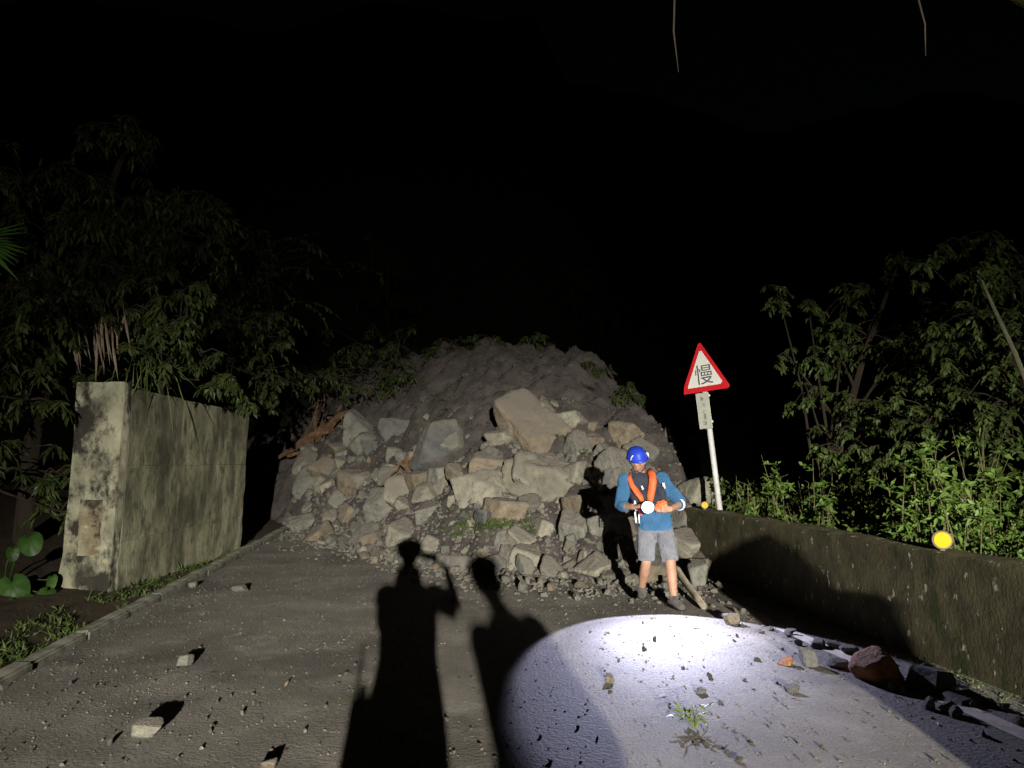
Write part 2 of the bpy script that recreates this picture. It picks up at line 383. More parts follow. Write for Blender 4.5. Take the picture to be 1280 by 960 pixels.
# ================================================================ rocks
def rock_mesh(name, seed, sub, flat=14, k=14, rough=.05, squash=(1, 1, 1), big=.0):
    r = random.Random(seed); pl = []
    for ax in ((1, 0, 0), (0, 1, 0), (0, 0, 1)):                 # a broken block: three pairs of skewed faces and a few cuts
        for sg_ in (1, -1):
            n = (Vector(ax) * sg_ + Vector((r.gauss(0, .22), r.gauss(0, .22), r.gauss(0, .22)))).normalized(); pl.append((n, r.uniform(.52, .82)))
    for _ in range(flat):
        n = Vector((r.gauss(0, 1), r.gauss(0, 1), r.gauss(0, 1))).normalized(); pl.append((n, r.uniform(.62, .95)))
    b = bmesh.new(); bmesh.ops.create_icosphere(b, subdivisions=sub, radius=1)
    off = Vector((seed * 3.7, seed * 1.3, 0))
    for v in b.verts:
        d = v.co.normalized(); s_ = 0
        for n, q in pl:
            c = d.dot(n) / q
            if c > 0: s_ += c ** k
        rr = (s_ + .78 ** k) ** (-1 / k)
        rr += rough * noise.noise(d * 2.4 + off) + rough * .55 * noise.noise(d * 6 + off) + rough * .35 * noise.noise(d * 13 + off) + rough * .2 * noise.noise(d * 27 + off)
        v.co = Vector((d.x * rr * squash[0], d.y * rr * squash[1], d.z * rr * squash[2]))
    me = bpy.data.meshes.new(name); b.to_mesh(me); b.free()
    if sub >= 4: me.shade_smooth()
    return me
BIG = [rock_mesh('boulder', 11 + i, 5, flat=4 + i % 4, k=46, rough=.06) for i in range(8)]
MID = [rock_mesh('rock', 41 + i, 4, flat=3 + i % 4, k=46, rough=.055) for i in range(8)]
SML = [rock_mesh('stone', 71 + i, 2, flat=3, k=30, rough=.05) for i in range(8)]
def rock(name, pool, idx, loc, size, mt, rot=None, label=None, cat='boulder', group=None, parent=None):
    o = bpy.data.objects.new(name, pool[idx % len(pool)])
    if not o.data.materials: o.data.materials.append(M['rock_grey'])
    C.objects.link(o); o.material_slots[0].link = 'OBJECT'; o.material_slots[0].material = M[mt]
    o.location = loc; o.scale = size if isinstance(size, (tuple, list)) else (size, size, size)
    o.rotation_euler = rot or (rnd.uniform(0, 6.3), rnd.uniform(0, 6.3), rnd.uniform(0, 6.3))
    if label: tag(o, label, cat, group)
    return o
# the ones one can point at: (u, v, width px, height px, material, label)
KEY = [
 (668, 548, 84, 92, 'rock_tan', 'largest tan boulder standing upright above the pale boulder in the landslide'),
 (686, 612, 100, 92, 'rock_pale', 'big pale cream boulder bearing the head of the worker\'s shadow'),
 (606, 624, 72, 70, 'rock_pale', 'cream boulder just left of the dark slab and the big pale boulder'),
 (634, 622, 34, 56, 'rock_dark', 'narrow dark grey slab wedged between two pale cream boulders'),
 (486, 636, 62, 50, 'rock_grey', 'grey and yellowish split boulder above the photographer\'s shadow'),
 (410, 665, 46, 26, 'rock_pale', 'flat pale block lying alone at the toe below the torn roots'),
 (548, 562, 56, 54, 'rock_dark', 'dark grey boulder under the soil slope right of the torn roots'),
 (500, 541, 62, 48, 'rock_dark', 'dark blocky boulder high in the pile beside the torn roots'),
 (450, 545, 46, 50, 'rock_grey', 'grey boulder touching the right side of the torn roots'),
 (392, 612, 66, 44, 'rock_grey', 'rounded grey boulder below the torn roots near the concrete wall'),
 (440, 612, 40, 50, 'rock_tan', 'tan boulder between the rounded grey boulder and the split boulder'),
 (720, 668, 46, 62, 'rock_grey', 'upright pale grey slab at the toe framed by the worker\'s shadow'),
 (660, 708, 34, 42, 'rock_pale', 'angular pale block on the road beside the second onlooker\'s shadow head'),
 (690, 708, 34, 22, 'rock_pale', 'small squared pale block next to the angular pale block at the toe'),
 (770, 600, 46, 60, 'rock_grey', 'tall grey boulder directly behind the worker\'s blue sleeve'),
 (730, 560, 52, 50, 'rock_tan', 'tan boulder beside the dark hollow on the right of the slide'),
 (785, 555, 60, 46, 'rock_tan', 'broad tan boulder behind the worker\'s helmet'),
 (560, 600, 50, 40, 'rock_grey', 'grey boulder beneath the broken branches in the pile'),
 (525, 605, 46, 34, 'rock_tan', 'low tan boulder under the heap of broken branches'),
 (775, 655, 40, 70, 'rock_tan', 'reddish tan boulder at the worker\'s hip'),
 (620, 585, 60, 30, 'rock_tan', 'wide tan boulder roofing the two cream boulders'),
 (540, 640, 44, 34, 'rock_grey', 'grey boulder on the right of the split boulder at knee height'),
]
for i, (u, v, wp, hp, mt, lab) in enumerate(KEY):
    p = on_slide(u, v); s_ = p.y / 960
    ww, hh = wp * s_ * .60, hp * s_ * .60
    rock('boulder', BIG, i, p + Vector((0, .28 * ww, -.0 * hh)), (ww, (ww + hh) * .5, hh), mt, rot=(rnd.uniform(-.25, .25), rnd.uniform(-.25, .25), rnd.uniform(0, 6.3) if abs(wp - hp) < 25 else rnd.choice((0, math.pi)) + rnd.uniform(-.2, .2)), label=lab)
# fill of the pile
taken = []
LAB = {'rock_pale': 'smaller pale rock jammed in the landslide', 'rock_grey': 'smaller mid grey rock jammed in the landslide',
       'rock_dark': 'smaller dark grey rock jammed in the landslide', 'rock_tan': 'smaller tan rock jammed in the landslide'}
cnt = 0
for _ in range(9000):
    if cnt >= 298: break
    x = rnd.uniform(-5.5, 2.9); d = rnd.random() ** 1.2 * 4.6 - .1
    y = lerp_tab(TOE, x) + d; s_ = (.075 + .36 * rnd.random() ** 2.3) * (1.0 if d < 3.6 else .5) * (.8 if d < .4 else 1)
    if d > 3.0 and (rnd.random() < .7 or x > 1.9): continue
    if any((x - a) ** 2 + (y - b) ** 2 < (.52 * (s_ + c)) ** 2 for a, b, c in taken): continue
    taken.append((x, y, s_)); cnt += 1
    zone = ' beside the concrete wall' if x < -3.2 else ' below the torn roots' if x < -1.3 else ' under the bare soil' if x < 1.0 else ' behind the worker'
    mt = rnd.choice(('rock_pale', 'rock_pale', 'rock_grey', 'rock_grey', 'rock_tan', 'rock_dark'))
    rock('rock', MID, cnt, (x, y, slide_z(x, y) + s_ * .12), (s_ * rnd.uniform(.8, 1.35), s_ * rnd.uniform(.8, 1.2), s_ * rnd.uniform(.6, 1.0)), mt, label=LAB[mt] + zone, cat='rock', group='rocks filling the landslide pile, ' + mt[5:] + zone)
# stones on the road that stand out
RS = [(180, 912, 36, 24, 'rock_pale', 'fist sized whitish stone with a dark shadow beside it on the muddy road'),
      (228, 826, 26, 16, 'rock_grey', 'flat grey stone on the road below the kerb'),
      (298, 735, 20, 12, 'rock_grey', 'low grey stone on the road near the grass strip of the wall'),
      (240, 731, 14, 8, 'rock_pale', 'small pale stone lying at the kerb below the concrete wall'),
      (1104, 834, 52, 44, 'rock_brown', 'big rust brown rock by the foot of the mossy parapet'),
      (985, 827, 20, 11, 'rock_brown', 'small rust brown stone lying in the torch light'),
      (1010, 820, 26, 26, 'rock_dark', 'dark angular stone between the small and the big brown stones'),
      (917, 774, 22, 16, 'rock_tan', 'pinkish stone on the rim of the torch light'),
      (873, 718, 26, 36, 'rock_grey', 'pointed pale grey stone leaning at the end of the parapet'),
      (762, 848, 15, 13, 'rock_tan', 'brownish stone in the torch light left of the uprooted plant'),
      (877, 863, 14, 9, 'rock_dark', 'black pebble in the torch light above the uprooted plant'),
      (335, 956, 26, 14, 'rock_tan', 'tan stone near the hem of the photographer\'s shadow'),
      (1060, 812, 24, 12, 'rock_dark', 'dark flat stone touching the far side of the big brown rock'),
      (1044, 806, 20, 10, 'rock_grey', 'grey flat stone beyond the big brown rock'),
      (1052, 830, 30, 14, 'rock_grey', 'grey low stone in front of the big brown rock'),
      (990, 862, 20, 10, 'rock_dark', 'dark shard lying on the road in front of the small brown stone')]
for i, (u, v, wp, hp, mt, lab) in enumerate(RS):
    p = ground(u, v + hp * .45); s_ = p.y / 960
    ww, hh = wp * s_ * .54, hp * s_ * .54
    rock('stone', MID, i * 3 + 1, p + Vector((0, .3 * ww, hh * .68)), (ww, (ww + hh) * .5, hh), mt, rot=(.1, -.62, .15) if mt == 'rock_brown' else (rnd.uniform(-.2, .2), rnd.uniform(-.2, .2), rnd.choice((0, math.pi))), label=lab, cat='stone')
for i in range(150):
    for _ in range(30):
        u, v = rnd.uniform(0, 1200), 690 + 265 * rnd.random() ** 1.3
        p = ground(u, v); l_ = p.x * RN.x + p.y * RN.y
        if -2.8 < l_ < 3.9 and p.y < lerp_tab(TOE, p.x) - .05 and (p.y < 13): break
    s_ = rnd.uniform(.007, .020) * (1.5 if rnd.random() < .15 else 1)
    mt = rnd.choice(('rock_grey', 'rock_tan', 'rock_dark', 'rock_dark', 'rock_pale'))
    rock('pebble', SML, i, (p.x, p.y, road_z(p.x, p.y) + s_ * .45), (s_, s_ * rnd.uniform(.6, 1), s_ * rnd.uniform(.5, .8)), mt, label='loose pebble scattered over the muddy road', cat='pebble', group='pebbles scattered over the road')
r = random.Random(33)
for i in range(46):
    p = Vector((r.gauss(1.5, .75), r.uniform(4.2, 7.9), 0))
    if p.x < .2 or p.x * .992 + p.y * .124 > 3.6: continue
    s_ = .008 + .02 * r.random() ** 2
    rock('pebble', SML, i, (p.x, p.y, road_z(p.x, p.y) + s_ * .4), (s_ * r.uniform(.8, 1.6), s_, s_ * r.uniform(.5, .9)), 'darkslab', label='pebble coloured dark as if backlit in the pool of torch light', cat='pebble', group='pebbles coloured as backlit in the torch light')  # dark colour stands in for their backlit sides
r = random.Random(31)
for i in range(46):
    p = rp(r.uniform(4.2, 8.2), 3.15 + .75 * r.random() ** .8); s_ = r.uniform(.015, .055)
    rock('edge_stone', SML, i, (p.x, p.y, road_z(p.x, p.y) + s_ * .4), (s_ * r.uniform(.8, 1.5), s_, s_ * r.uniform(.4, .8)), r.choice(('rock_dark', 'rock_dark', 'rock_grey', 'rock_tan')), label='stone in the litter along the foot of the mossy parapet', cat='stone', group='stones along the parapet foot')
# toe rubble as small blocks
for i in range(190):
    x = rnd.uniform(-4.2, 2.6); d = rnd.gauss(-.1, .6); y = lerp_tab(TOE, x) + d; s_ = rnd.uniform(.03, .10)
    rock('rubble_stone', SML, i, (x, y, max(road_z(x, y), slide_z(x, y)) + s_ * .4), (s_ * rnd.uniform(.8, 1.3), s_, s_ * rnd.uniform(.5, .9)), rnd.choice(('rock_grey', 'rock_grey', 'rock_tan', 'rock_pale')), label='fist sized rubble stone along the toe of the landslide', cat='stone', group='rubble stones along the toe of the slide')
# gravel: too many to count
def gravel(name, n, place, lo, hi, mt):
    mb = MB(); r = random.Random(name)
    for _ in range(n):
        p = place(r)
        if p is None: continue
        s_ = r.uniform(lo, hi) * (1.6 if r.random() < .1 else 1); q = Matrix.Rotation(r.uniform(0, 6), 3, 'Z') @ Matrix.Rotation(r.uniform(-.6, .6), 3, 'X'); n0 = len(mb.v)
        for c in ((1, .2, -.3), (-.2, .9, -.4), (-.9, -.1, -.2), (.1, -.8, -.3), (.3, .3, .6), (-.4, -.2, .5)):
            mb.v.append(p + q @ (Vector(c) * s_ * r.uniform(.7, 1.2)))
        mb.f += [tuple(n0 + i for i in f) for f in ((0, 1, 4), (1, 2, 5), (1, 5, 4), (2, 3, 5), (3, 0, 4), (3, 4, 5), (0, 3, 2), (0, 2, 1))]
    return mb.build(name, M[mt])
def pl_road(r):
    s_ = r.uniform(3.2, 14); l_ = r.uniform(-2.85, 4.0); p = rp(s_, l_)
    dens = .25 + .9 * max(0, noise.noise(Vector((p.x * .9, p.y * .9, 2)))) + .5 * sstep(3.0, .0, lerp_tab(TOE, p.x) - p.y) + .5 * sstep(2.6, 3.8, l_) + .4 * sstep(-2.3, -2.8, l_)
    if r.random() > dens or p.y > lerp_tab(TOE, p.x): return None
    return Vector((p.x, p.y, road_z(p.x, p.y) + .002))
def pl_slide(r):
    x = r.uniform(-6, 3.0); y = lerp_tab(TOE, x) + r.uniform(-.3, 8.0)
    return Vector((x, y, slide_z(x, y)))
def pl_toe(r):
    x = r.uniform(-5, 2.9); y = lerp_tab(TOE, x) + r.gauss(.7, 1.1)
    return Vector((x, y, max(slide_z(x, y), road_z(x, y))))
tag(gravel('road_grit', 12000, pl_road, .003, .012, 'rock_tan'), 'fine grit and chips strewn over the road', 'grit', kind='stuff')
tag(gravel('road_chips', 1500, pl_road, .006, .016, 'darkslab'), 'dark stone chips strewn over the road', 'chips', kind='stuff')
tag(gravel('slide_gravel', 9000, pl_slide, .012, .05, 'soil'), 'coarse gravel covering the landslide slope', 'gravel', kind='stuff')
tag(gravel('slide_grey_gravel', 5000, pl_toe, .015, .055, 'rock_grey'), 'grey coarse gravel covering the landslide slope', 'gravel', kind='stuff')

# ================================================================ concrete wall, left
CW = empty('concrete_wall', (-4.60, 9.05, 0), math.atan2(.10, 4.5))
tag(CW, 'broken end of a pale concrete retaining wall with black stains and moss beside the road', 'wall')
def block(name, x0, x1, y0, y1, z0, z1, mt, amp=.012, sub=0.12, taper=None, yz=1.0):
    b = bmesh.new(); bmesh.ops.create_cube(b, size=1)
    for v in b.verts: v.co = Vector((x0 + (v.co.x + .5) * (x1 - x0), y0 + (v.co.y + .5) * (y1 - y0), z0 + (v.co.z + .5) * (z1 - z0)))
    bmesh.ops.bevel(b, geom=b.edges[:], offset=.009, segments=1, affect='EDGES')
    for _ in range(3): bmesh.ops.subdivide_edges(b, edges=[e for e in b.edges if e.calc_length() > sub], cuts=1, use_grid_fill=True)
    for v in b.verts:
        c = v.co
        v.co = c + Vector((noise.noise(c * 4), yz * noise.noise(c * 4 + Vector((9, 0, 0))), yz * noise.noise(c * 4 + Vector((0, 9, 0))))) * amp + Vector((noise.noise(c * 14), yz * noise.noise(c * 14 + Vector((7, 0, 0))), 0)) * amp * .5
        if taper: v.co.x += taper(c)
    me = bpy.data.meshes.new(name); b.to_mesh(me); b.free(); me.shade_smooth(); me.set_sharp_from_angle(angle=R(28))
    return obj(name, me, M[mt], CW)
lean = lambda c: (c.z - 1.2) * .03 + (-.05 * sstep(.6, .0, c.z) if c.x < -.3 else 0)
block('end_pillar', -.58, -.022, 0, .20, -.15, 2.52, 'conc', .02, .12, lean)
block('repair_patch', -.42, -.17, -.006, .10, .50, 1.15, 'patch', .03, .06, lean)
block('core', -.45, -.026, .18, 4.59, -.15, 2.44, 'conc2', .004, .3, lean)
for a, (y0, y1) in enumerate(((.202, 1.75), (1.752, 3.2), (3.202, 4.6))):
    for z0, z1 in ((-.15, .62), (.623, 1.52), (1.524, 2.46 - a * .02)):
        block('panel', -.22, -.018 + a * .006, y0, y1, z0, z1, 'conc2', .012, .12, lean, 0.0)
po = empty('marker_post', (-4.98, 14.2, 0)); tag(po, 'thin pale marker post at the far end of the concrete wall', 'post')
MB().tube([(0, 0, -.1), (0, 0, 1.85)], .022, 8).build('pole', M['galv'], po, True); MB().tube([(0, 0, 1.851), (0, 0, 1.9)], [.026, .012], 8).build('cap', M['galv'], po, True)

# ================================================================ mossy parapet, right
PW = MB(); n = 90
prof = [(-.02, -.3), (-.02, .84), (.0, .872), (.03, .88), (.24, .885), (.27, .86), (.29, -.3)]
prof = [(-.02, -.3)] + [(-.02 + .006 * (k % 2), -.05 + k * .089) for k in range(1, 11)] + prof[2:]
for k in range(n):
    s_ = -8 + 19.8 * k / (n - 1)
    for (dl, z) in prof:
        p = rp(s_, 4.10 + dl); q = Vector((s_ * 2.2, dl * 4, z * 3)); d_ = noise.noise(q) * .018 + noise.noise(q * 3.1) * .008
        PW.v.append(Vector((p.x, p.y, z)) + RN * d_ + Vector((0, 0, d_ * .8 if z > .5 else 0)))
m_ = len(prof)
for k in range(n - 1):
    for i in range(m_ - 1): PW.f.append((k * m_ + i, (k + 1) * m_ + i, (k + 1) * m_ + i + 1, k * m_ + i + 1))
PW.f.append(tuple(range(m_))); PW.f.append(tuple(reversed(range((n - 1) * m_, n * m_))))
tag(PW.build('parapet_wall', M['parapet'], None, True), 'low dark concrete parapet covered in brown moss and lichen specks', 'wall')
def reflector(u, v, lab, rz, r_):
    for s_ in [x * .02 for x in range(100, 700)]:
        p = rp(s_, 4.2); uu = 640 + 960 * p.x / (p.y * math.cos(PITCH))
        if uu <= u: break
    e = empty('road_reflector', (p.x, p.y, .87), rz); tag(e, lab, 'reflector', 'round reflectors on the parapet')
    MB().box((0, 0, .03), (.035, .02, .08)).build('bracket', M['housing'], e)
    z = .03 + r_
    MB().tube([(0, -.035, z), (0, .03, z)], r_ * 1.16, 24).build('housing', M['housing'], e)
    MB().tube([(0, -.044, z), (0, -.0355, z)], [r_ * .95, r_], 24).build('lens', M['yellow'], e)
reflector(880, 634, 'small round yellow reflector on the parapet at the foot of the sign post', R(-14), .046)
reflector(1174, 683, 'round yellow reflector standing on the parapet amid leafy shrubs', R(-24), .064)

# ================================================================ warning sign
SB = rp(10.68, 4.40, 0)
SG = empty('warning_sign', (SB.x, SB.y, .3)); SG.rotation_euler = (0, R(-5.8), 0)
tag(SG, 'leaning triangular red and white slow sign on a pale post behind the parapet', 'sign')
MB().tube([(0, 0, -.6), (0, 0, 2.95)], .04, 14).build('post', M['galv'], SG, True)
TH = R(-46)                                          # the panel is turned on its post
Tm = Matrix.Rotation(TH, 4, 'Z') @ Matrix.Translation((.05, -.06, 0))
def tri(cx, z0, side, cut, y0, y1, name, mt, par):
    h = side * .866 * 1.02
    pts = [(cx - side / 2 + cut * .35, z0), (cx + side / 2 - .03, z0), (cx + side / 2 + .0, z0 + .035), (cx + .02, z0 + h), (cx - .02, z0 + h), (cx - side / 2 + cut * .55, z0 + cut * 1.1)]
    mb = MB(); n = len(pts)
    for y in (y0, y1):
        for x, z in pts: mb.v.append(Tm @ Vector((x, y, z)))
    mb.f = [tuple(range(n)), tuple(reversed(range(n, 2 * n)))] + [(i + n, (i + 1) % n + n, (i + 1) % n, i) for i in range(n)]
    return mb.build(name, mt, par)
ZS = 2.30
pan = tri(0, ZS, .80, .10, -.006, .0, 'panel', M['red'], SG)
tri(0, ZS + .075, .585, .035, -.0085, -.0065, 'white_field', M['white'], pan)
cu = bpy.data.curves.new('character', 'FONT'); cu.body = '\u6162'; cu.size = .31; cu.align_x = 'CENTER'; cu.extrude = .0008
to = bpy.data.objects.new('t', cu); C.objects.link(to); dg = bpy.context.evaluated_depsgraph_get(); dg.update()
tme = bpy.data.meshes.new_from_object(to.evaluated_get(dg)); bpy.data.objects.remove(to)
tme.materials.clear()
o = obj('character', tme, M['ink'], pan); o.matrix_local = Tm @ Matrix.Translation((.01, -.0098, ZS + .13)) @ Matrix.Rotation(R(90), 4, 'X')
b = MB().box((0, -.04, 0), (.215, .006, .52)); me = bevelled(b, 'text_plate', .0025, 1)
pl = obj('text_plate', me, M['plate'], SG); pl.matrix_local = Tm @ Matrix.Translation((-.06, .03, ZS - .275))
mb = MB(); r = random.Random(3)
for q in range(5):                                    # faded column of illegible strokes
    zc = .17 - q * .085
    for _ in range(5):
        mb.box((r.uniform(-.022, .022), -.0445, zc + r.uniform(-.03, .03)), (r.choice((.05, .035, .008)), .001, r.choice((.007, .007, .05))))
tag(mb.build('faded_strokes', M['inkpale'], pl), kind='stuff')
for z in (ZS - .06, ZS - .44, ZS + .2):
    MB().box((0, 0, z), (.11, .10, .028)).build('clamp', M['galv'], SG)

# ================================================================ vegetation
def spray(mb, tw, c, rad, n_tw, r, L, W, per=10, droop=.6, up=.1):
    """leafy twigs in several sub clusters spread unevenly round c"""
    for _ in range(max(3, n_tw // 3)):
        sc_ = c + Vector((r.gauss(0, .55), r.gauss(0, .55), r.gauss(-.05, .38))) * rad
        if tw is not None: tw.tube([c, c.lerp(sc_, .5) + Vector((0, 0, .05)), sc_], [.008, .007, .005], 4)
        for _ in range(r.choice((2, 3, 4, 5))):
            d = Vector((r.gauss(0, 1), r.gauss(0, 1), r.gauss(up, .5))).normalized()
            ln = rad * r.uniform(.25, .7); pts = []
            for k in range(4):
                t = k / 3; pts.append(sc_ + d * ln * t + Vector((0, 0, -droop * ln * t * t)))
            if tw is not None: tw.tube(pts, [.005, .004, .003, .0015], 4)
            for k in range(per):
                t = .1 + .9 * k / per; i = min(2, int(t * 3)); p = pts[i].lerp(pts[i + 1], t * 3 - i)
                ax = (pts[i + 1] - pts[i]).normalized(); sd = ax.cross(Vector((0, 0, 1)))
                if sd.length < .1: sd = Vector((1, 0, 0))
                sd.normalize(); s_ = 1 if k % 2 else -1
                ld = (ax * r.uniform(.3, .9) + sd * s_ * r.uniform(.3, 1) + Vector((r.gauss(0, .25), r.gauss(0, .25), r.uniform(-.7, .25)))).normalized()
                mb.leaf(p, ld, Vector((r.gauss(0, .5), r.gauss(-.35, .5), 1)).normalized(), L * r.uniform(.5, 1.25), W * r.uniform(.6, 1.3), droop=r.uniform(.05, .5))
def tree(name, label, base, clumps, mt, seed, L=.14, W=.04, rad=.5, n_tw=16, per=12, trunk_r=.09, group=None, cat='tree', bark='bark', droop=.6):
    r = random.Random(seed); e = empty(name, base); tag(e, label, cat, group); base = Vector(base)
    tr = MB(); tw = MB(); lf = MB()
    top = max((Vector(c) - base for c, _ in clumps), key=lambda q: q.z)
    mid = Vector((top.x * .25, top.y * .25, top.z * .5))
    tr.tube([(0, 0, -.3), mid * .4 + Vector((r.uniform(-.1, .1), 0, 0)), mid, mid.lerp(top, .5) + Vector((r.uniform(-.1, .1), 0, .05)), top], [trunk_r * 1.25, trunk_r, trunk_r * .8, trunk_r * .5, trunk_r * .2], 9)
    for c, k in clumps:
        q = Vector(c) - base; st = mid.lerp(top, r.uniform(-.5, .35)) if q.z > mid.z * .6 else mid * r.uniform(.3, .7)
        m1 = st.lerp(q, .5) + Vector((r.uniform(-.1, .1), r.uniform(-.1, .1), .12))
        tr.tube([st, m1, q], [trunk_r * .34, trunk_r * .2, .008], 6)
        spray(lf, tw, q, rad * k, int(n_tw * k * 1.6), r, L, W, per, droop)
    t_ = tr.build('trunk', M[bark], e, True); tag(tw.build('twigs', M[bark], t_), kind='stuff'); tag(lf.build('crown', M[mt], e), kind='stuff')
    return e
def P(u, v, Y, k=1.0): return (at(u, v, Y), k)
# left: dark trees above and behind the concrete wall
tree('overhanging_tree', 'dark tree with drooping narrow leaves rising over the concrete wall', (-6.4, 10.2, .8),
     [P(165, 165, 10.0, .65), P(140, 262, 9.8), P(205, 255, 10.2, .8), P(262, 264, 10.4, .55), P(195, 300, 10.0), P(120, 330, 9.6), P(70, 300, 9.4), P(30, 225, 9.2, .7), P(110, 225, 9.6, .6)], 'leaf_l', 21, L=.15, W=.045, rad=.62, n_tw=30, trunk_r=.10, droop=.9)
tree('bank_tree', 'dim bushy tree on the bank behind the torn roots', (-6.2, 16.5, 1.0),
     [P(330, 335, 14, 1.3), P(300, 400, 13.6, .8), P(330, 420, 14.5, .7), P(280, 340, 13.4, .8), P(320, 470, 15, .8), P(310, 300, 14, .7)], 'leaf_l', 22, L=.13, W=.055, rad=.8, n_tw=32, trunk_r=.1)
tree('overhanging_shrub', 'leafy shrub trailing down over the top of the concrete wall', (-5.3, 11.3, 1.6),
     [P(225, 405, 9.6, .8), P(200, 440, 9.3, .6), P(255, 440, 10.2, .7), P(285, 475, 10.8, .55), P(240, 360, 9.8, .6), P(180, 385, 9.5, .7), P(300, 500, 11.5, .4)], 'leaf_l', 23, L=.11, W=.045, rad=.45, n_tw=24, trunk_r=.05, droop=1.0, cat='shrub')
tree('side_tree', 'dark tree standing on the verge short of the concrete wall', (-6.9, 8.2, .8),
     [P(20, 430, 8.6, .9), P(35, 500, 8.8, .8), P(60, 370, 8.8, .8), P(10, 360, 8.2, .8), P(70, 450, 9.2, .7), P(70, 590, 9.3, .55), P(75, 640, 9.3, .4), P(15, 570, 8.8, .6)], 'leaf_l', 24, L=.14, W=.05, rad=.6, n_tw=24, trunk_r=.09)
tree('slope_bush', 'dark bush on the crest of the slide above the torn roots', (-3.4, 20.5, 3.2),
     [P(420, 470, 19, .8), P(470, 462, 19.8, .9), P(505, 475, 19.8, .5), P(375, 470, 18, .7), P(450, 430, 20, .8), P(500, 425, 20.5, .7)], 'leaf_l', 25, L=.14, W=.05, rad=.85, n_tw=20, trunk_r=.06, cat='bush')
for i, (u, Y, h) in enumerate(((485, 30, 7.5), (585, 34, 5.2), (730, 36, 8))):
    b_ = at(u, 420, Y); z0 = 2.5
    tree('mountain_tree', 'bare stemmed tree standing in the dark beyond the crest of the slide', (b_.x, b_.y, z0), [((b_.x + dx, b_.y, z0 + h * f), 1) for dx, f in ((0, 1), (-.6, .8), (.7, .75), (.3, .9))], 'leaf_l', 30 + i, L=.2, W=.06, rad=.7, n_tw=14, trunk_r=.10, group='trees beyond the crest of the slide', bark='bark')
# right: trees behind the parapet
tree('valley_tree', 'tree with feathery leaves rising behind the shrubs on the valley side', (4.6, 11.6, -.8),
     [P(972, 366, 11.5, .55), P(1060, 368, 11, .7), P(1085, 420, 11), P(1130, 440, 10.6, 1.1), P(1150, 480, 10.5), P(1060, 505, 11, .7), P(1100, 520, 10.6, .8), P(985, 445, 11.6, .35), P(1125, 325, 10.6, .5), P(1010, 380, 11.2, .35), P(1100, 570, 10.2, .6), P(1040, 440, 11, .6), P(1010, 490, 11.3, .5), P(1160, 400, 10.4, .7), P(1050, 560, 10.6, .6)], 'leaf_t', 41, L=.085, W=.042, rad=.58, n_tw=30, trunk_r=.08)
tree('roadside_tree', 'slender tree with a pale slanting stem at the valley edge', (6.4, 8.6, -.6),
     [P(1255, 320, 8.2, .6), P(1215, 345, 8.3, .6), P(1225, 390, 8.4, .65), P(1245, 460, 8.6, .8), P(1262, 505, 8.4, .7), P(1235, 540, 8.6, .7), P(1190, 470, 9.0, .4), P(1275, 340, 8.2, .6), P(1160, 330, 8.8, .35), P(1285, 420, 8.4, .6), P(1200, 420, 9.0, .6), P(1170, 520, 9.2, .7), P(1200, 300, 8.6, .4)], 'leaf_t', 42, L=.085, W=.045, rad=.52, n_tw=28, trunk_r=.05)
br = MB().tube([at(1292, 500, 7.9), at(1268, 440, 7.9), at(1240, 380, 8.0), at(1222, 338, 8.1)], [.028, .022, .017, .010], 8)
tag(br.build('leaning_branch', M['palebark'], None, True), 'pale slanting bare branch in front of the slender tree', 'branch')
# shrubs along the parapet
r = random.Random(77)
def shrub(base, h, wid, seed, lab, mt='leaf_r'):
    r = random.Random(seed); e = empty('shrub', base); tag(e, lab, 'shrub', 'leafy shrubs along the parapet')
    st = MB(); lf = MB(); dry = MB(); big = r.uniform(.8, 1.35); ld = Vector((abs(r.gauss(0, .15)), r.gauss(0, .12), 0))
    for _ in range(int(r.uniform(11, 17) * wid / .5)):
        a = r.uniform(0, 6.3); q = Vector((math.cos(a), math.sin(a), 0)) * wid * r.random() ** .6
        hh = h * (.35 + .75 * r.random() ** .7); tip = q * 1.3 + ld * hh + Vector((r.gauss(-.05, .16), r.gauss(0, .16), hh)); pts = [q * .6 + Vector((0, 0, -.3)), q.lerp(tip, .5) + Vector((r.gauss(0, .05), r.gauss(0, .04), hh * .06)), tip + Vector((0, 0, -.1 * r.random()))]
        st.tube(pts, [.008, .006, .002], 4)
        for _ in range(r.choice((4, 5, 6, 7))):
            t = .3 + .7 * r.random(); p = pts[0].lerp(pts[1], t * 2) if t < .5 else pts[1].lerp(pts[2], t * 2 - 1)
            sd = Vector((r.gauss(0, 1), r.gauss(-.2, 1), r.gauss(.4, .4))).normalized(); ln = r.uniform(.08, .26)
            for k in range(11):
                pp_ = p + sd * ln * k / 11 + Vector((0, 0, -.15 * ln * (k / 11) ** 2))
                d = (sd * .4 + Vector((r.gauss(0, .8), r.gauss(-.1, .8), r.gauss(.1, .5)))).normalized()
                lf.leaf(pp_, d, Vector((r.gauss(0, .5), r.gauss(-.5, .5), .8)), r.uniform(.04, .10) * big, r.uniform(.02, .045) * big, r.uniform(0, .5))
        if r.random() < .12: dry.tube([tip - Vector((0, 0, .3)), tip, tip + Vector((r.gauss(0, .1), 0, r.uniform(.03, .15)))], [.005, .004, .002], 4)
    st_ = st.build('stems', M['straw'], e)
    tag(st_, kind='stuff')
    if dry.f: tag(dry.build('dry_stalks', M['straw'], st_), kind='stuff')
    tag(lf.build('leaves', M[mt], e), kind='stuff')
k = 0
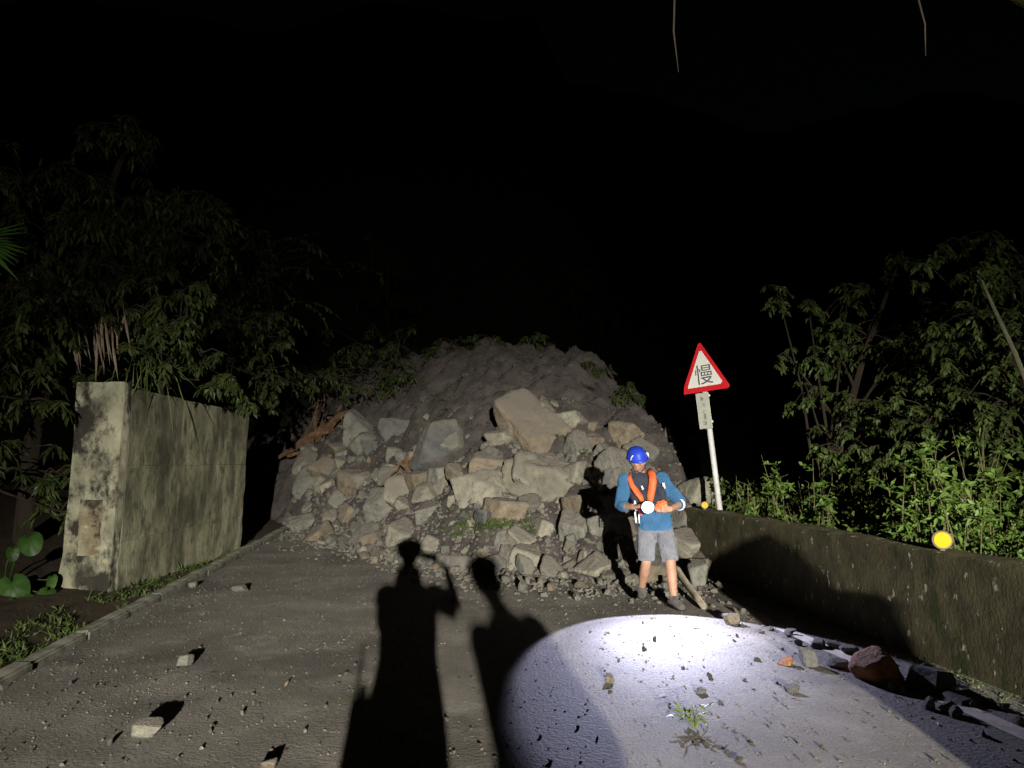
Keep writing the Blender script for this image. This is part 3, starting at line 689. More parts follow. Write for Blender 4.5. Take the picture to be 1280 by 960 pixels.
for s_ in [4.6 + i * .52 for i in range(15)]:
    for row, l0 in enumerate((4.95, 5.6)):
        p = rp(s_ + r.uniform(-.15, .15) + row * .2, l0 + r.uniform(-.1, .15))
        if p.x / p.y > .72: continue
        h = (1.50 if s_ < 8.0 else 1.34 if s_ < 10.4 else 1.2) * r.uniform(.72, 1.15) + row * .25
        nth = ('first', 'second', 'third', 'fourth', 'fifth', 'sixth', 'seventh', 'eighth', 'ninth', 'tenth', 'eleventh', 'twelfth', 'thirteenth', 'fourteenth', 'fifteenth')[max(0, min(14, round((11.88 - s_) / .52)))]
        shrub((p.x, p.y, .05 - .05 * row), h, r.uniform(.38, .52), 100 + k, nth + ' leafy shrub from the sign post in the row hard against the parapet' if row == 0 else nth + ' taller shrub from the sign post in the back row behind the parapet', r.choice(('leaf_r', 'leaf_r', 'leaf_r2'))); k += 1
# big heart shaped leaves, lower left
def heart_plant(loc, lab, leaves, seed):
    r = random.Random(seed); e = empty('broadleaf_plant', loc); tag(e, lab, 'plant', 'broad leaved plants on the verge')
    loc = Vector(loc)
    for (u, v, Y, s_) in leaves:
        c = at(u, v, Y) - loc; st = MB().tube([(r.uniform(-.05, .05), 0, -.1), c * .5 + Vector((0, 0, .08)), c], [.012, .01, .006], 6)
        mb = MB(); N_ = 18; fr = Vector((r.gauss(.1, .35), -1, r.gauss(.55, .25))).normalized(); sd = fr.cross(Vector((0, 0, 1))).normalized(); up = sd.cross(fr); tl = r.uniform(-.5, .5); sd, up = sd * math.cos(tl) + up * math.sin(tl), up * math.cos(tl) - sd * math.sin(tl)
        mb.v.append(c + up * s_ * .25); 
        for ring in (.5, 1):
            for k in range(N_):
                g = 2 * math.pi * k / N_; rr = s_ * ring * (1 + .22 * math.cos(g) ** 3 - (.38 if k == N_ // 2 else 0) - .0)
                x_, y_ = math.sin(g) * rr * .85, -math.cos(g) * rr
                mb.v.append(c + sd * x_ + up * y_ + fr * (-.35 * s_ * ring * ring + .04 * s_ * math.cos(6 * g)))
        for k in range(N_):
            k2 = (k + 1) % N_; mb.f += [(0, 1 + k, 1 + k2), (1 + k, 1 + N_ + k, 1 + N_ + k2, 1 + k2)]
        l_ = mb.build('leaf', M['leaf_b'], e, True); st.build('stalk', M['leaf_b'], l_, True)
heart_plant((-5.75, 8.6, .1), 'clump of bright broad heart shaped leaves low on the verge', [(15, 735, 8.4, .19), (2, 760, 8.2, .17), (30, 752, 8.4, .14), (58, 742, 8.6, .11), (44, 772, 8.2, .10), (15, 778, 8.1, .13), (-10, 745, 8.4, .18)], 1)
heart_plant((-5.8, 8.9, .1), 'taller dim broad leaved plant close to the foot of the wall end', [(36, 675, 8.7, .15), (14, 690, 8.7, .09), (62, 725, 8.8, .09)], 2)
# fan of a palm like frond entering from the left
fr = empty('palm_frond', at(-30, 300, 6.2)); tag(fr, 'bright green fan of narrow leaflets reaching in above the verge', 'frond')
mb = MB(); r = random.Random(5)
for k in range(16):
    a = R(-62 + k * 6.5); d = Vector((math.cos(a), -.15 + r.gauss(0, .06), math.sin(a) * .8 - .12))
    mb.leaf(Vector((0, 0, 0)), d, Vector((0, -.8, .6)), r.uniform(.36, .52), .045, .12)
mb.build('leaflets', M['leaf_b'], fr); MB().tube([(-.9, .3, -.5), (-.4, .1, -.12), (0, 0, 0)], [.02, .015, .01], 6).build('stalk', M['leaf_b'], fr, True)
# dead leaves and roots hanging over the wall top
r = random.Random(9)
hd = MB()
for k in range(26):
    u = r.uniform(78, 165); p = at(u, r.uniform(385, 425), 9.1 + r.uniform(-.15, .25)); L_ = r.uniform(.3, .62)
    hd.leaf(p, Vector((r.gauss(.1, .12), r.gauss(0, .1), -1)), Vector((0, -1, 0)), L_, .035, .05)
    hd.tube([p + Vector((-.25, .4, .25)), p + Vector((-.06, .1, .12)), p], [.007, .006, .004], 4)
tag(hd.build('dead_fronds', M['dead'], None), 'brown dead leaves hanging in a fringe above the wall top', 'dead leaves', kind='stuff')
def tuft(mb, c, n, h, r, spread=.6):
    for _ in range(n):
        d = Vector((r.gauss(0, spread), r.gauss(0, spread), 1)).normalized()
        mb.leaf(c + Vector((r.gauss(0, .03), r.gauss(0, .03), 0)), d, Vector((r.gauss(0, 1), r.gauss(0, 1), .3)), h * r.uniform(.5, 1.2), .012 + h * .03, r.uniform(.1, .6))
mb = MB()
for k in range(60):
    p = at(r.uniform(150, 215), r.uniform(430, 490), 9.5); 
    mb.leaf(p, Vector((r.gauss(.15, .4), r.gauss(-.2, .3), r.gauss(.5, .6))), Vector((0, -1, .4)), r.uniform(.25, .6), .018, .9)
tag(mb.build('arching_grass', M['grass'], None), 'long thin arching grass blades spilling over the wall top', 'grass', kind='stuff')
vg = MB()
for _ in range(900):
    s_ = r.uniform(4.2, 14.5); d_ = r.random() ** 1.4 * .55; p = rp(s_, -3.06 - d_)
    if noise.noise(Vector((s_ * 1.1, d_ * 3, 0))) < -.12: continue
    tuft(vg, Vector((p.x, p.y, verge_z(p.x, p.y) - .01)), 7, r.uniform(.04, .15), r)
tag(vg.build('verge_grass', M['grass'], None), 'short grass and weeds along the kerb and wall foot', 'grass', kind='stuff')
sg = MB()
for cu_, cv_, n_, su, sv in ((628, 664, 150, 34, 6), (600, 655, 60, 22, 8), (640, 640, 14, 10, 10), (710, 550, 20, 14, 8), (540, 500, 40, 18, 12), (580, 300 + 370, 16, 10, 4), (720, 572, 14, 10, 6)):
    for _ in range(n_):
        p = on_slide(r.gauss(cu_, su), r.gauss(cv_, sv)); tuft(sg, Vector((p.x, p.y, slide_z(p.x, p.y))), 12, r.uniform(.05, .14), r, .8)
tag(sg.build('slide_grass', M['grass'], None), 'flattened olive grass tufts among the landslide boulders', 'grass', kind='stuff')
wg = MB()
for _ in range(260):
    p = rp(r.uniform(4.5, 11), 4.03 - r.random() ** 2 * .25)
    tuft(wg, Vector((p.x, p.y, road_z(p.x, p.y))), 5, r.uniform(.02, .06), r)
tag(wg.build('parapet_foot_weeds', M['grass'], None), 'tiny weeds along the foot of the parapet', 'weeds', kind='stuff')
ll = MB()
for _ in range(150):
    p = rp(r.uniform(3.6, 13), r.uniform(-2.8, 3.9)); 
    if p.y > lerp_tab(TOE, p.x): continue
    ll.leaf(Vector((p.x, p.y, road_z(p.x, p.y) + .006)), Vector((r.gauss(0, 1), r.gauss(0, 1), r.uniform(0, .35))), Vector((r.gauss(0, .3), r.gauss(0, .3), 1)), r.uniform(.03, .08), r.uniform(.01, .028), .05)
tag(ll.build('leaf_litter', M['dead'], None), 'torn dead leaves strewn over the road', 'leaves', kind='stuff')
# uprooted plant on the road
pp = ground(868, 912); e = empty('uprooted_plant', (pp.x, pp.y, .01)); tag(e, 'torn leafy green sprig lying on the road in the torch light', 'plant')
r = random.Random(15); stm = MB()
for k in range(9):
    a = R(40 + k * 12 + r.uniform(-6, 6)); tip = Vector((math.cos(a) * r.uniform(.09, .18), math.sin(a) * .13 - .02, r.uniform(.03, .10))); stm.tube([(0, -.02, 0), tip * .5 + Vector((0, 0, .02)), tip], [.004, .003, .002], 4)
    for q in range(4):
        mb = MB(); p = tip * (.4 + .2 * q); d = Vector((r.gauss(math.cos(a), .5), r.gauss(.2, .5), r.uniform(-.1, .7)))
        mb.leaf(p, d, Vector((r.gauss(0, .4), r.gauss(0, .4), 1)), r.uniform(.06, .10), r.uniform(.018, .03), .2); mb.build('leaf', M['plantleaf'], e)
stm.build('stem', M['plantleaf'], e)
# thin strands hanging in from above
for pts, lab in (([(846, -60), (843, 0), (842, 40), (848, 90)], 'thin grey strand hanging from above, curved to a point, over the sign'), ([(1140, -60), (1148, 0), (1156, 30), (1157, 70)], 'thin pale strand hanging from above over the valley trees')):
    e = MB().tube([at(u, v, 3.2) for u, v in pts], [.005, .0045, .004, .0015], 6)
    tag(e.build('hanging_strand', M['bark'], None, True), lab, 'strand')
mb = MB(); c0 = at(1250, -14, 2.6)
for k in range(5): mb.leaf(at(1222 + k * 5, -22 + k * 2, 2.6), Vector((1, 0, -.52 + .05 * k)), Vector((0, -.6, 1)), .24, .03, .1)
tag(mb.build('overhead_leaf', M['straw'], None), 'yellowish leaf blades dipping in from overhead', 'leaf')

for i, (u, v, w_) in enumerate(((560, 440, .7), (612, 432, .45), (668, 436, .6), (735, 466, .5), (790, 505, .55))):
    p = on_slide(u, v + 8); b_ = Vector((p.x, p.y + .3, slide_z(p.x, p.y + .3)))
    tree('crest_bush', ('half buried bush on the crest where the slide meets the vegetation', 'sparse bush on the very top of the bare soil', 'bush on the crest directly above the tan boulder', 'bush on the falling edge of the crest, level with the sign', 'lowest bush on the edge of the slide beside the sign')[i],
         b_, [(b_ + Vector((dx * w_, .1, dz * w_)), w_) for dx, dz in ((-.5, .25), (.1, .5), (.55, .2))], 'leaf_l', 60 + i, L=.11, W=.04, rad=.5, n_tw=14, trunk_r=.025, cat='bush', group='bushes along the crest')
# torn roots and branches
def limb(mb, a, b_, r0, r1, r, wob=.06, n=6):
    a, b_ = Vector(a), Vector(b_); pts = []
    for k in range(n): 
        t = k / (n - 1); pts.append(a.lerp(b_, t) + Vector((r.gauss(0, 1), r.gauss(0, 1), r.gauss(0, 1))) * wob * (0 if k in (0,) else 1))
    mb.tube(pts, [r0 + (r1 - r0) * k / (n - 1) for k in range(n)], 8); return pts
r = random.Random(4)
o0 = on_slide(398, 545); e = empty('torn_root', o0 + Vector((0, -.75, 0))); tag(e, 'reddish brown torn tree root ball with splayed broken roots on the pile', 'root')
oo = e.location
tk = MB(); YR = oo.y
pt = limb(tk, at(348, 572, YR) - oo, at(398, 540, YR) - oo, .05, .13, r, .03); limb(tk, at(398, 540, YR) - oo, at(434, 516, YR) - oo, .13, .07, r, .03)
tk.build('trunk', M['root'], e, True)
for (a, b_, c) in (((395, 540), (398, 478), .05), ((400, 540), (408, 492), .035), ((398, 545), (420, 600), .05), ((390, 545), (388, 590), .05), ((405, 545), (414, 575), .03), ((418, 528), (437, 510), .06), ((366, 560), (364, 530), .03), ((384, 552), (370, 575), .035), ((410, 570), (424, 585), .03), ((420, 522), (428, 500), .035), ((380, 550), (398, 510), .03), ((415, 596), (432, 618), .03), ((388, 548), (415, 520), .06), ((370, 560), (400, 545), .07), ((402, 530), (425, 545), .045), ((360, 570), (385, 560), .06), ((396, 548), (404, 585), .045)):
    mb = MB(); limb(mb, at(*a, YR) - oo, at(*b_, YR - .15) - oo, c, .01, r, .03)
    for q in range(3): 
        t = r.uniform(.3, .9); s0 = (at(*a, YR) - oo).lerp(at(*b_, YR - .15) - oo, t); limb(mb, s0, s0 + Vector((r.gauss(0, .2), r.gauss(-.1, .1), r.gauss(.02, .2))), c * .35, .004, r, .02, 4)
    mb.build('root_branch', M['root'], e, True)
o1 = on_slide(512, 598); e = empty('broken_branches', o1); tag(e, 'small heap of snapped brown branches on the boulders', 'branches')
for (a, b_, c) in (((478, 606), (505, 575), .03), ((500, 578), (540, 612), .04), ((505, 575), (520, 612), .03), ((490, 600), (530, 585), .03), ((530, 600), (565, 606), .02), ((510, 572), (505, 600), .035), ((498, 590), (480, 612), .02), ((540, 590), (590, 575), .012)):
    mb = MB(); limb(mb, at(*a, o1.y - .35) - o1, at(*b_, o1.y - .4) - o1, c, .01, r, .025); mb.build('branch', M['root'], e, True)
# weathered pole behind the worker's boots
a, b_ = ground(880, 764), ground(842, 728); mb = MB(); limb(mb, a + Vector((0, 0, .05)), b_ + Vector((0, 0, .22)), .035, .05, r, .006); tag(mb.build('fallen_pole', M['wood'], None, True), 'weathered wooden pole lying behind the worker\'s shoes', 'pole')
# dark slabs by the parapet
for i, (u, v, wd, dp, ht, rz, lab) in enumerate(((1176, 868, .30, .26, .16, .5, 'dark broken slab tilted up next to the brown rock'), (1218, 884, .30, .22, .05, .3, 'thin flat dark slab lying beyond the tilted slab'), (1030, 812, .16, .14, .06, 1.1, 'small black slab piece near the dark angular stone'))):
    p = ground(u, v); b = MB().box((0, 0, 0), (wd, dp, ht), taper=.7); me = bevelled(b, 'broken_slab', .012, 1)
    for q in me.vertices: q.co += Vector((noise.noise(q.co * 9), noise.noise(q.co * 9 + Vector((3, 0, 0))), noise.noise(q.co * 9 + Vector((0, 3, 0))))) * .03
    o = obj('broken_slab', me, M['darkslab']); o.location = (p.x, p.y + .1, ht * .42); o.rotation_euler = (rnd.uniform(-.1, .1), .18 if i == 0 else 0, rz); tag(o, lab, 'slab')
p = ground(1194, 871); o = obj('pale_litter', bevelled(MB().box((0, 0, .03), (.05, .04, .06)), 'pale_litter', .008, 2), M['litter']); o.location = (p.x, p.y, .0); o.rotation_euler = (0, .2, .4); tag(o, 'small white scrap beside the tilted dark slab', 'litter')

# ================================================================ people
def hand(mb, wrist, d, palm, side, curl=1.0, scale=1.0, spread=1.0):
    """palm plus five fingers; d = pointing direction, palm = palm normal, side = direction of the thumb"""
    d = Vector(d).normalized(); palm = Vector(palm).normalized(); side = (Vector(side) - d * d.dot(Vector(side))).normalized()
    k = scale; w0 = Vector(wrist)
    mb.tube([w0 - d * .02 * k, w0 + d * .03 * k, w0 + d * .07 * k, w0 + d * .095 * k], [.026 * k, .034 * k, .041 * k, .036 * k], 10, (.48, 1.0), palm)
    for i, ln in enumerate((.072, .080, .075, .058)):
        b_ = w0 + d * .09 * k + side * (.030 - .02 * i) * k * spread; dd = d; pts = [b_ - d * .02 * k]
        for q in range(3):
            dd = (dd + palm * .55 * curl).normalized(); pts.append(pts[-1] + dd * ln * k * (.45, .33, .27)[q] + (d * .02 * k if q == 0 else Vector()))
        mb.tube(pts, [.0095 * k, .0095 * k, .0088 * k, .0075 * k], 8)
    b_ = w0 + d * .03 * k + side * .03 * k
    t1 = b_ + (side * .6 + d * .6 + palm * .3 * curl).normalized() * .04 * k; t2 = t1 + (d + palm * .6 * curl).normalized() * .032 * k
    mb.tube([b_ - side * .015 * k, t1, t2], [.013 * k, .0108 * k, .0085 * k], 8)
def limb3(mb, pts, rad, seg=14):
    out = []; rr = []
    for i in range(len(pts) - 1):
        for t in (0, .33, .66): out.append(Vector(pts[i]).lerp(Vector(pts[i + 1]), t)); rr.append(rad[i] + (rad[i + 1] - rad[i]) * t)
    out.append(Vector(pts[-1])); rr.append(rad[-1]); mb.tube(out, rr, seg)
def head(mb, c, m):
    mb.ball(c, (.078, .098, .115), 20, m); c = Vector(c)
    mb.ball(c + m @ Vector((0, -.025, -.055)), (.060, .068, .062), 14, m)                     # jaw
    mb.tube([c + m @ Vector((0, -.088, .018)), c + m @ Vector((0, -.112, -.018)), c + m @ Vector((0, -.096, -.028))], [.011, .017, .014], 8)
    for s_ in (-1, 1):
        mb.ball(c + m @ Vector((s_ * .080, .008, -.005)), (.013, .022, .033), 8, m)
        mb.ball(c + m @ Vector((s_ * .045, -.070, -.022)), (.022, .02, .02), 8, m)
    mb.ball(c + m @ Vector((0, -.085, .038)), (.055, .016, .012), 8, m)                       # brow
def person(loc, rz, J, label, vox, shorts=True, mats=None):
    """J: joints in local metres, facing -Y; parts are clothing over one continuous body"""
    mt = dict(shirt='shirt', trousers='shorts', shoe='shoe', skin='skin'); mt.update(mats or {})
    e = empty('person', loc, rz); tag(e, label, 'person')
    V = {k: Vector(v) for k, v in J.items() if isinstance(v, tuple) and len(v) == 3}; hm = J.get('hm', Matrix.Identity(3))
    b = MB(); head(b, V['head'], hm)
    b.tube([V['head'] + Vector((0, .015, -.07)), V['neck'] + Vector((0, .01, 0)), V['neck'] + Vector((0, .01, -.09))], [.056, .058, .075], 14)
    hc = V['hip']; ch = V['chest']
    b.rings([(hc + Vector((0, 0, -.08)), .13, .09), (hc, .155, .105), (hc.lerp(ch, .4), .135, .095), (ch, .155, .11), (V['neck'] + Vector((0, .01, -.06)), .11, .075)])
    for s_ in 'LR':
        limb3(b, [V['sh' + s_], V['el' + s_], V['wr' + s_]], [.052, .042, .030])
        limb3(b, [V['hj' + s_], V['kn' + s_], V['kn' + s_].lerp(V['an' + s_], .35), V['an' + s_]], [.088, .056, .057, .036])
        f = V['an' + s_]; fd = Vector((*J.get('toe' + s_, (0, -1)), 0)).normalized(); b.tube([f - fd * .04 + Vector((0, 0, -.045)), f + fd * .06 + Vector((0, 0, -.05)), f + fd * .15 + Vector((0, 0, -.06))], [.033, .034, .024], 10)
        h = J['hands'][s_]; hand(b, V['wr' + s_], *h)
    body = obj('body', remeshed(b, 'body', vox, 2), M[mt['skin']], e)
    # shirt
    t = MB(); nk = V['neck']; shm = (V['shL'] + V['shR']) * .5; half = (V['shR'] - V['shL']).length * .5
    t.rings([(hc + Vector((0, 0, -.10)), .185, .135), (hc + Vector((0, 0, .02)), .182, .135), (hc.lerp(ch, .45), .168, .122), (ch, .192, .135), (shm + Vector((0, 0, -.03)), half * .92, .118), (shm + Vector((0, 0, .035)), half * .72, .085), (nk + Vector((0, .01, .0)), .078, .072)])
    for s_ in 'LR':
        t.ball(V['sh' + s_] + Vector((0, 0, -.012)), .084, 12)
        cut = J.get('cut' + s_, .5); w_ = V['el' + s_].lerp(V['wr' + s_], cut) if cut > 0 else V['sh' + s_].lerp(V['el' + s_], 1 + cut)
        if cut > 0: limb3(t, [V['sh' + s_] + Vector((0, 0, -.03)), V['el' + s_], w_], [.078, .068, .057])
        else: limb3(t, [V['sh' + s_] + (shm - V['sh' + s_]) * .12, w_], [.084, .076])
    obj('shirt', remeshed(t, 'shirt', max(vox, .011), 5), M[mt['shirt']], e)
    # shorts or trousers
    q = MB(); q.rings([(hc + Vector((0, 0, -.12)), .178, .125), (hc + Vector((0, 0, -.05)), .180, .128), (hc + Vector((0, 0, .08)), .165, .118)])
    for s_ in 'LR':
        if shorts: hem = V['kn' + s_].lerp(V['hj' + s_], .04); limb3(q, [V['hj' + s_] + Vector((0, 0, .03)), V['hj' + s_].lerp(hem, .5), hem], [.096, .097, .094])
        else: limb3(q, [V['hj' + s_] + Vector((0, 0, .03)), V['kn' + s_], V['an' + s_] + Vector((0, 0, .02))], [.104, .080, .068])
    obj('shorts' if shorts else 'trousers', remeshed(q, 'shorts', max(vox, .011), 5), M[mt['trousers']], e)
    for s_ in 'LR':
        f = V['an' + s_]; z = f.z; m = MB(); dr = J.get('toe' + s_, (0, -1))
        d = Vector((dr[0], dr[1], 0)).normalized()
        m.tube([f + d * -.065 + Vector((0, 0, -.035)), f + d * .02 + Vector((0, 0, -.030)), f + d * .10 + Vector((0, 0, -.045)), f + d * .185 + Vector((0, 0, -.058)), f + d * .215 + Vector((0, 0, -.065))], [.046, .054, .050, .042, .02], 14, (.8, 1.0), (0, 0, 1))
        m.tube([f + Vector((0, 0, .035)), f + Vector((0, 0, -.04))], [.050, .05], 12)
        so = obj('shoe', remeshed(m, 'shoe', .009, 2), M[mt['shoe']], e)
        sl = MB().tube([f + d * -.07 + Vector((0, 0, -.083)), f + d * .03 + Vector((0, 0, -.083)), f + d * .12 + Vector((0, 0, -.083)), f + d * .215 + Vector((0, 0, -.083))], [.048, .052, .054, .03], 12, (.25, 1.0), (0, 0, 1)); sl.build('sole', M['black'], so, True)
    # face
    c = V['head']
    for s_ in (-1, 1):
        ey = MB().ball(c + hm @ Vector((s_ * .031, -.0865, .012)), (.0125, .009, .008), 10, hm).build('eye', M['eye'], body, True)
        MB().ball(c + hm @ Vector((s_ * .031, -.0935, .012)), (.006, .004, .006), 8, hm).build('pupil', M['hair'], body, True)
        MB().tube([c + hm @ Vector((s_ * .014, -.100, .034)), c + hm @ Vector((s_ * .032, -.098, .040)), c + hm @ Vector((s_ * .050, -.086, .034))], [.004, .005, .003], 6).build('eyebrow', M['hair'], body, True)
    MB().tube([c + hm @ Vector((-.024, -.088, -.060)), c + hm @ Vector((0, -.098, -.056)), c + hm @ Vector((.024, -.088, -.060))], [.004, .008, .004], 8).build('mouth', M['lip'], body, True)
    hr = MB().ball(c + hm @ Vector((0, .014, .026)), (.086, .098, .100), 18, hm)
    hm_ = hr.mesh('hair', True); bb = bmesh.new(); bb.from_mesh(hm_); iv = hm.inverted()
    bmesh.ops.delete(bb, geom=[v for v in bb.verts if (iv @ (v.co - c)).y < -.03 and (iv @ (v.co - c)).z < .06 or (iv @ (v.co - c)).z < -.06], context='VERTS'); bb.to_mesh(hm_); bb.free()
    obj('hair', hm_, M['hair'], body)
    return e, V
# the worker
WL = Vector((1.59, 8.68, .0))
tilt = Matrix.Rotation(R(-6), 3, 'Y') @ Matrix.Rotation(R(20), 3, 'X') @ Matrix.Rotation(R(14), 3, 'Z')
JW = dict(head=(-.185, -.05, 1.555), neck=(-.135, .0, 1.405), chest=(-.07, .0, 1.20), hip=(.01, .02, .90),
          shL=(-.315, .0, 1.335), elL=(-.375, -.06, 1.06), wrL=(-.265, -.27, 1.065), shR=(.09, .0, 1.355), elR=(.305, .03, 1.085), wrR=(.135, -.175, 1.035),
          hjL=(-.085, .02, .80), knL=(-.10, -.02, .46), anL=(-.115, .22, .15), hjR=(.105, .02, .80), knR=(.14, -.12, .47), anR=(.165, -.14, .098), toeL=(-.15, -1), toeR=(.25, -1),
          hm=tilt, cutL=.45, cutR=.30, hands={'L': ((.75, -.65, .12), (.0, .3, -1), (.6, .6, .2), 1.15, 1.08), 'R': ((-.92, -.22, .05), (.1, .9, -.1), (0, -.1, 1), .9, 1.08)})
pw, V = person(WL, 0, JW, 'worker in blue helmet and orange vest walking with a lit torch', .0065)
pw.scale = (1.03, 1.03, 1.03)
# helmet
hc = V['head'] + tilt @ Vector((0, .004, .035)); mb = MB(); n = 22
prof = [(.0, .112), (.04, .108), (.072, .090), (.094, .062), (.104, .028), (.107, -.002), (.116, -.012), (.112, -.018), (.098, -.014)]
for rr, z in prof:
    for k in range(n):
        g = 2 * math.pi * k / n; fr = 1.18 - .0 * rr; ext = .030 if (rr > .107 and math.sin(g) < -.3) else 0
        mb.v.append(hc + tilt @ Vector((math.cos(g) * rr, math.sin(g) * (rr * fr + ext), z)))
for i in range(len(prof) - 1):
    for k in range(n): mb.f.append((i * n + k, i * n + (k + 1) % n, (i + 1) * n + (k + 1) % n, (i + 1) * n + k))
hel = mb.build('helmet', M['helmet'], pw, True)
for s_, w_ in ((-1, .018), (1, .026)):
    MB().tube([hc + tilt @ Vector((s_ * .082, -.088, .058)), hc + tilt @ Vector((s_ * .097, -.073, .030)), hc + tilt @ Vector((s_ * .103, -.068, .002))], w_ * .62, 8, (1, .5), (0, -1, .3)).build('reflective_sticker', M['reflect'], hel, True)
MB().tube([hc + tilt @ Vector((-.098, -.03, -.01)), V['head'] + tilt @ Vector((-.07, -.05, -.09)), V['head'] + tilt @ Vector((0, -.07, -.125)), V['head'] + tilt @ Vector((.07, -.05, -.09)), hc + tilt @ Vector((.098, -.03, -.01))], .006, 6).build('chin_strap', M['vest'], hel, True)
# vest over the shirt
v_ = MB(); ch = V['chest']; nk = V['neck']; sm = (V['shL'] + V['shR']) * .5
v_.rings([((-.045, .0, 1.06), .188, .140), ((-.058, 0, 1.13), .196, .146), (ch + Vector((-.0, 0, 0)), .206, .150), (sm + Vector((0, 0, -.05)), .196, .140), (sm + Vector((-.01, .0, .03)), .155, .112), (nk + Vector((0, .012, .012)), .098, .092)])
ve = obj('vest', remeshed(v_, 'vest', .011, 4), M['vest'], pw)
def yfront(x, z):                                     # front surface of the vest
    cx = -.07; return -.148 * math.sqrt(max(.08, 1 - ((x - cx) / .215) ** 2)) - .012
def strap(name, pts, rad, mt, sc2, par):
    P_ = [Vector((x, yfront(x, z) + dy, z)) for x, z, dy in pts]
    mb = MB().tube(P_, rad, 12, sc2, (0, -1, 0)); return mb.build(name, M[mt], par, True)
strap('inflatable_collar', [(-.245, 1.405, .09), (-.262, 1.345, .01), (-.250, 1.285, -.01), (-.215, 1.22, -.015), (-.175, 1.165, -.015), (-.15, 1.11, -.012)], [.026, .034, .036, .036, .034, .02], 'orange', (.6, 1), ve)
strap('inflatable_collar', [(-.065, 1.445, .08), (-.045, 1.40, .0), (-.042, 1.33, -.018), (-.055, 1.25, -.02), (-.07, 1.17, -.018), (-.075, 1.09, -.012)], [.03, .040, .043, .042, .040, .022], 'orange', (.6, 1), ve)
strap('chest_pouch', [(.035, 1.18, .0), (.05, 1.22, -.012), (.055, 1.27, -.006)], [.03, .042, .03], 'vest', (.6, 1), ve)
b = MB().box((0, 0, 0), (.125, .07, .095)); po_ = obj('orange_pouch', bevelled(b, 'orange_pouch', .018, 3), M['orange'], ve); po_.location = (.045, -.165, 1.075); po_.rotation_euler = (0, R(-14), R(12))
for pts, w_ in (([(.075, 1.31, -.02), (.092, 1.25, -.02)], .013), ([(-.215, 1.12, .035), (-.225, 1.06, .03), (-.205, 1.01, .03)], .014), ([(.095, 1.06, .02), (.115, .98, .035)], .007), ([(.115, 1.09, .03), (.135, 1.01, .045)], .006), ([(-.22, 1.0, .05), (-.21, .88, .055)], .009), ([(-.185, .98, .03), (-.182, .88, .03)], .006), ([(-.16, 1.28, -.012), (-.145, 1.24, -.012)], .010)):
    strap('reflective_strip', pts, w_, 'reflect', (.3, 1), ve)
strap('pink_strap', [(-.195, 1.04, .02), (-.175, 1.0, .02), (-.16, .96, .02)], .014, 'pink', (.5, 1), ve)
strap('waist_belt', [(-.225, 1.065, .02), (-.13, 1.06, -.0), (-.03, 1.06, -.0), (.06, 1.055, .0), (.115, 1.06, .03)], .018, 'vest', (.35, 1), ve)
# sleeve bands
d = (V['wrR'] - V['elR']).normalized(); c = V['elR'].lerp(V['wrR'], .18); MB().tube([c - d * .018, c + d * .018], .0665, 18).build('sleeve_band', M['reflect'], pw, True)
# torch: a thing of its own, gripped by the hand
td = (Vector(TORCH_AIM) - TORCH).normalized(); hd_ = (WL + V['wrL']) ; 
face = Vector((-.08, -1, -.22)).normalized()
tl = TORCH + Vector((0, .012, .002)); TT = empty('torch', tl); tag(TT, 'lit white torch held in front of the worker\'s chest', 'torch')
hdm = MB().tube([face * .0, face * -.05, face * -.075, face * -.10, face * -.185], [.066, .066, .056, .026, .024], 20).build('body', M['black'], TT, True)
MB().tube([face * .001, face * .005], .060, 24).build('lens', M['lens'], TT); MB().tube([face * -.006, face * .003], .068, 24).build('bezel', M['galv'], TT, True)

# the photographer, whose shadow falls up the road
def onlooker(loc, rz, label, J, **k):
    return person(loc, rz, J, label, .012, shorts=False, mats=dict(shirt='darkcloth', trousers='darkcloth'), **k)

JP = dict(head=(-.03, .26, 1.60), neck=(-.03, .30, 1.43), chest=(-.04, .32, 1.20), hip=(-.04, .34, .90),
          shL=(-.22, .30, 1.31), elL=(-.37, .24, 1.24), wrL=(-.335, .22, 1.49), shR=(.13, .30, 1.31), elR=(.12, .14, 1.14), wrR=(.035, .055, 1.42),
          hjL=(-.12, .34, .82), knL=(-.14, .32, .46), anL=(-.15, .38, .098), hjR=(.05, .34, .82), knR=(.07, .32, .46), anR=(.08, .38, .098),
          cutL=-.05, cutR=-.05, hands={'L': ((1, 0, .55), (.3, .1, -1), (0, 1, .2), .3), 'R': ((-.2, -.1, 1), (-1, .1, 0), (0, 1, .2), .4)})
ph, _ = onlooker((0, 0, 0), math.pi, 'photographer in dark clothes and cap with one hand raised beside the head', JP)
mb = MB(); mb.ball((-.03, .26, 1.655), (.125, .135, .085), 16).box((-.03, .15, 1.665), (.15, .10, .014)); obj('cap', remeshed(mb, 'cap', .012, 2), M['darkcloth'], ph)
obj('shadow_collar', remeshed(MB().tube([(-.03, .29, 1.36), (-.03, .275, 1.50)], [.115, .095], 16), 'shadow_collar', .012, 2), M['darkcloth'], ph)  # added to thicken the neck of the cast shadow
o = obj('phone', bevelled(MB().box((0, 0, 0), (.155, .009, .075)), 'phone', .003, 2), M['black']); o.location = (-.03, -.016, 1.575); tag(o, 'black phone held up in the photographer\'s hand', 'phone')
e = empty('shoulder_bag', (-.185, -.34, .48)); tag(e, 'dark shoulder bag with a radio aerial at the photographer\'s hip', 'bag')
obj('pouch', bevelled(MB().box((0, 0, .24), (.08, .16, .46)), 'pouch', .03, 2), M['darkcloth'], e); MB().tube([(-.03, 0, .45), (-.035, 0, .60)], [.010, .007], 6).build('aerial', M['black'], e)
MB().tube([(.05, .0, .44), (.16, .12, .72), (.30, .02, .74), (.40, -.12, .52)], .014, 6).build('strap', M['darkcloth'], e, True)
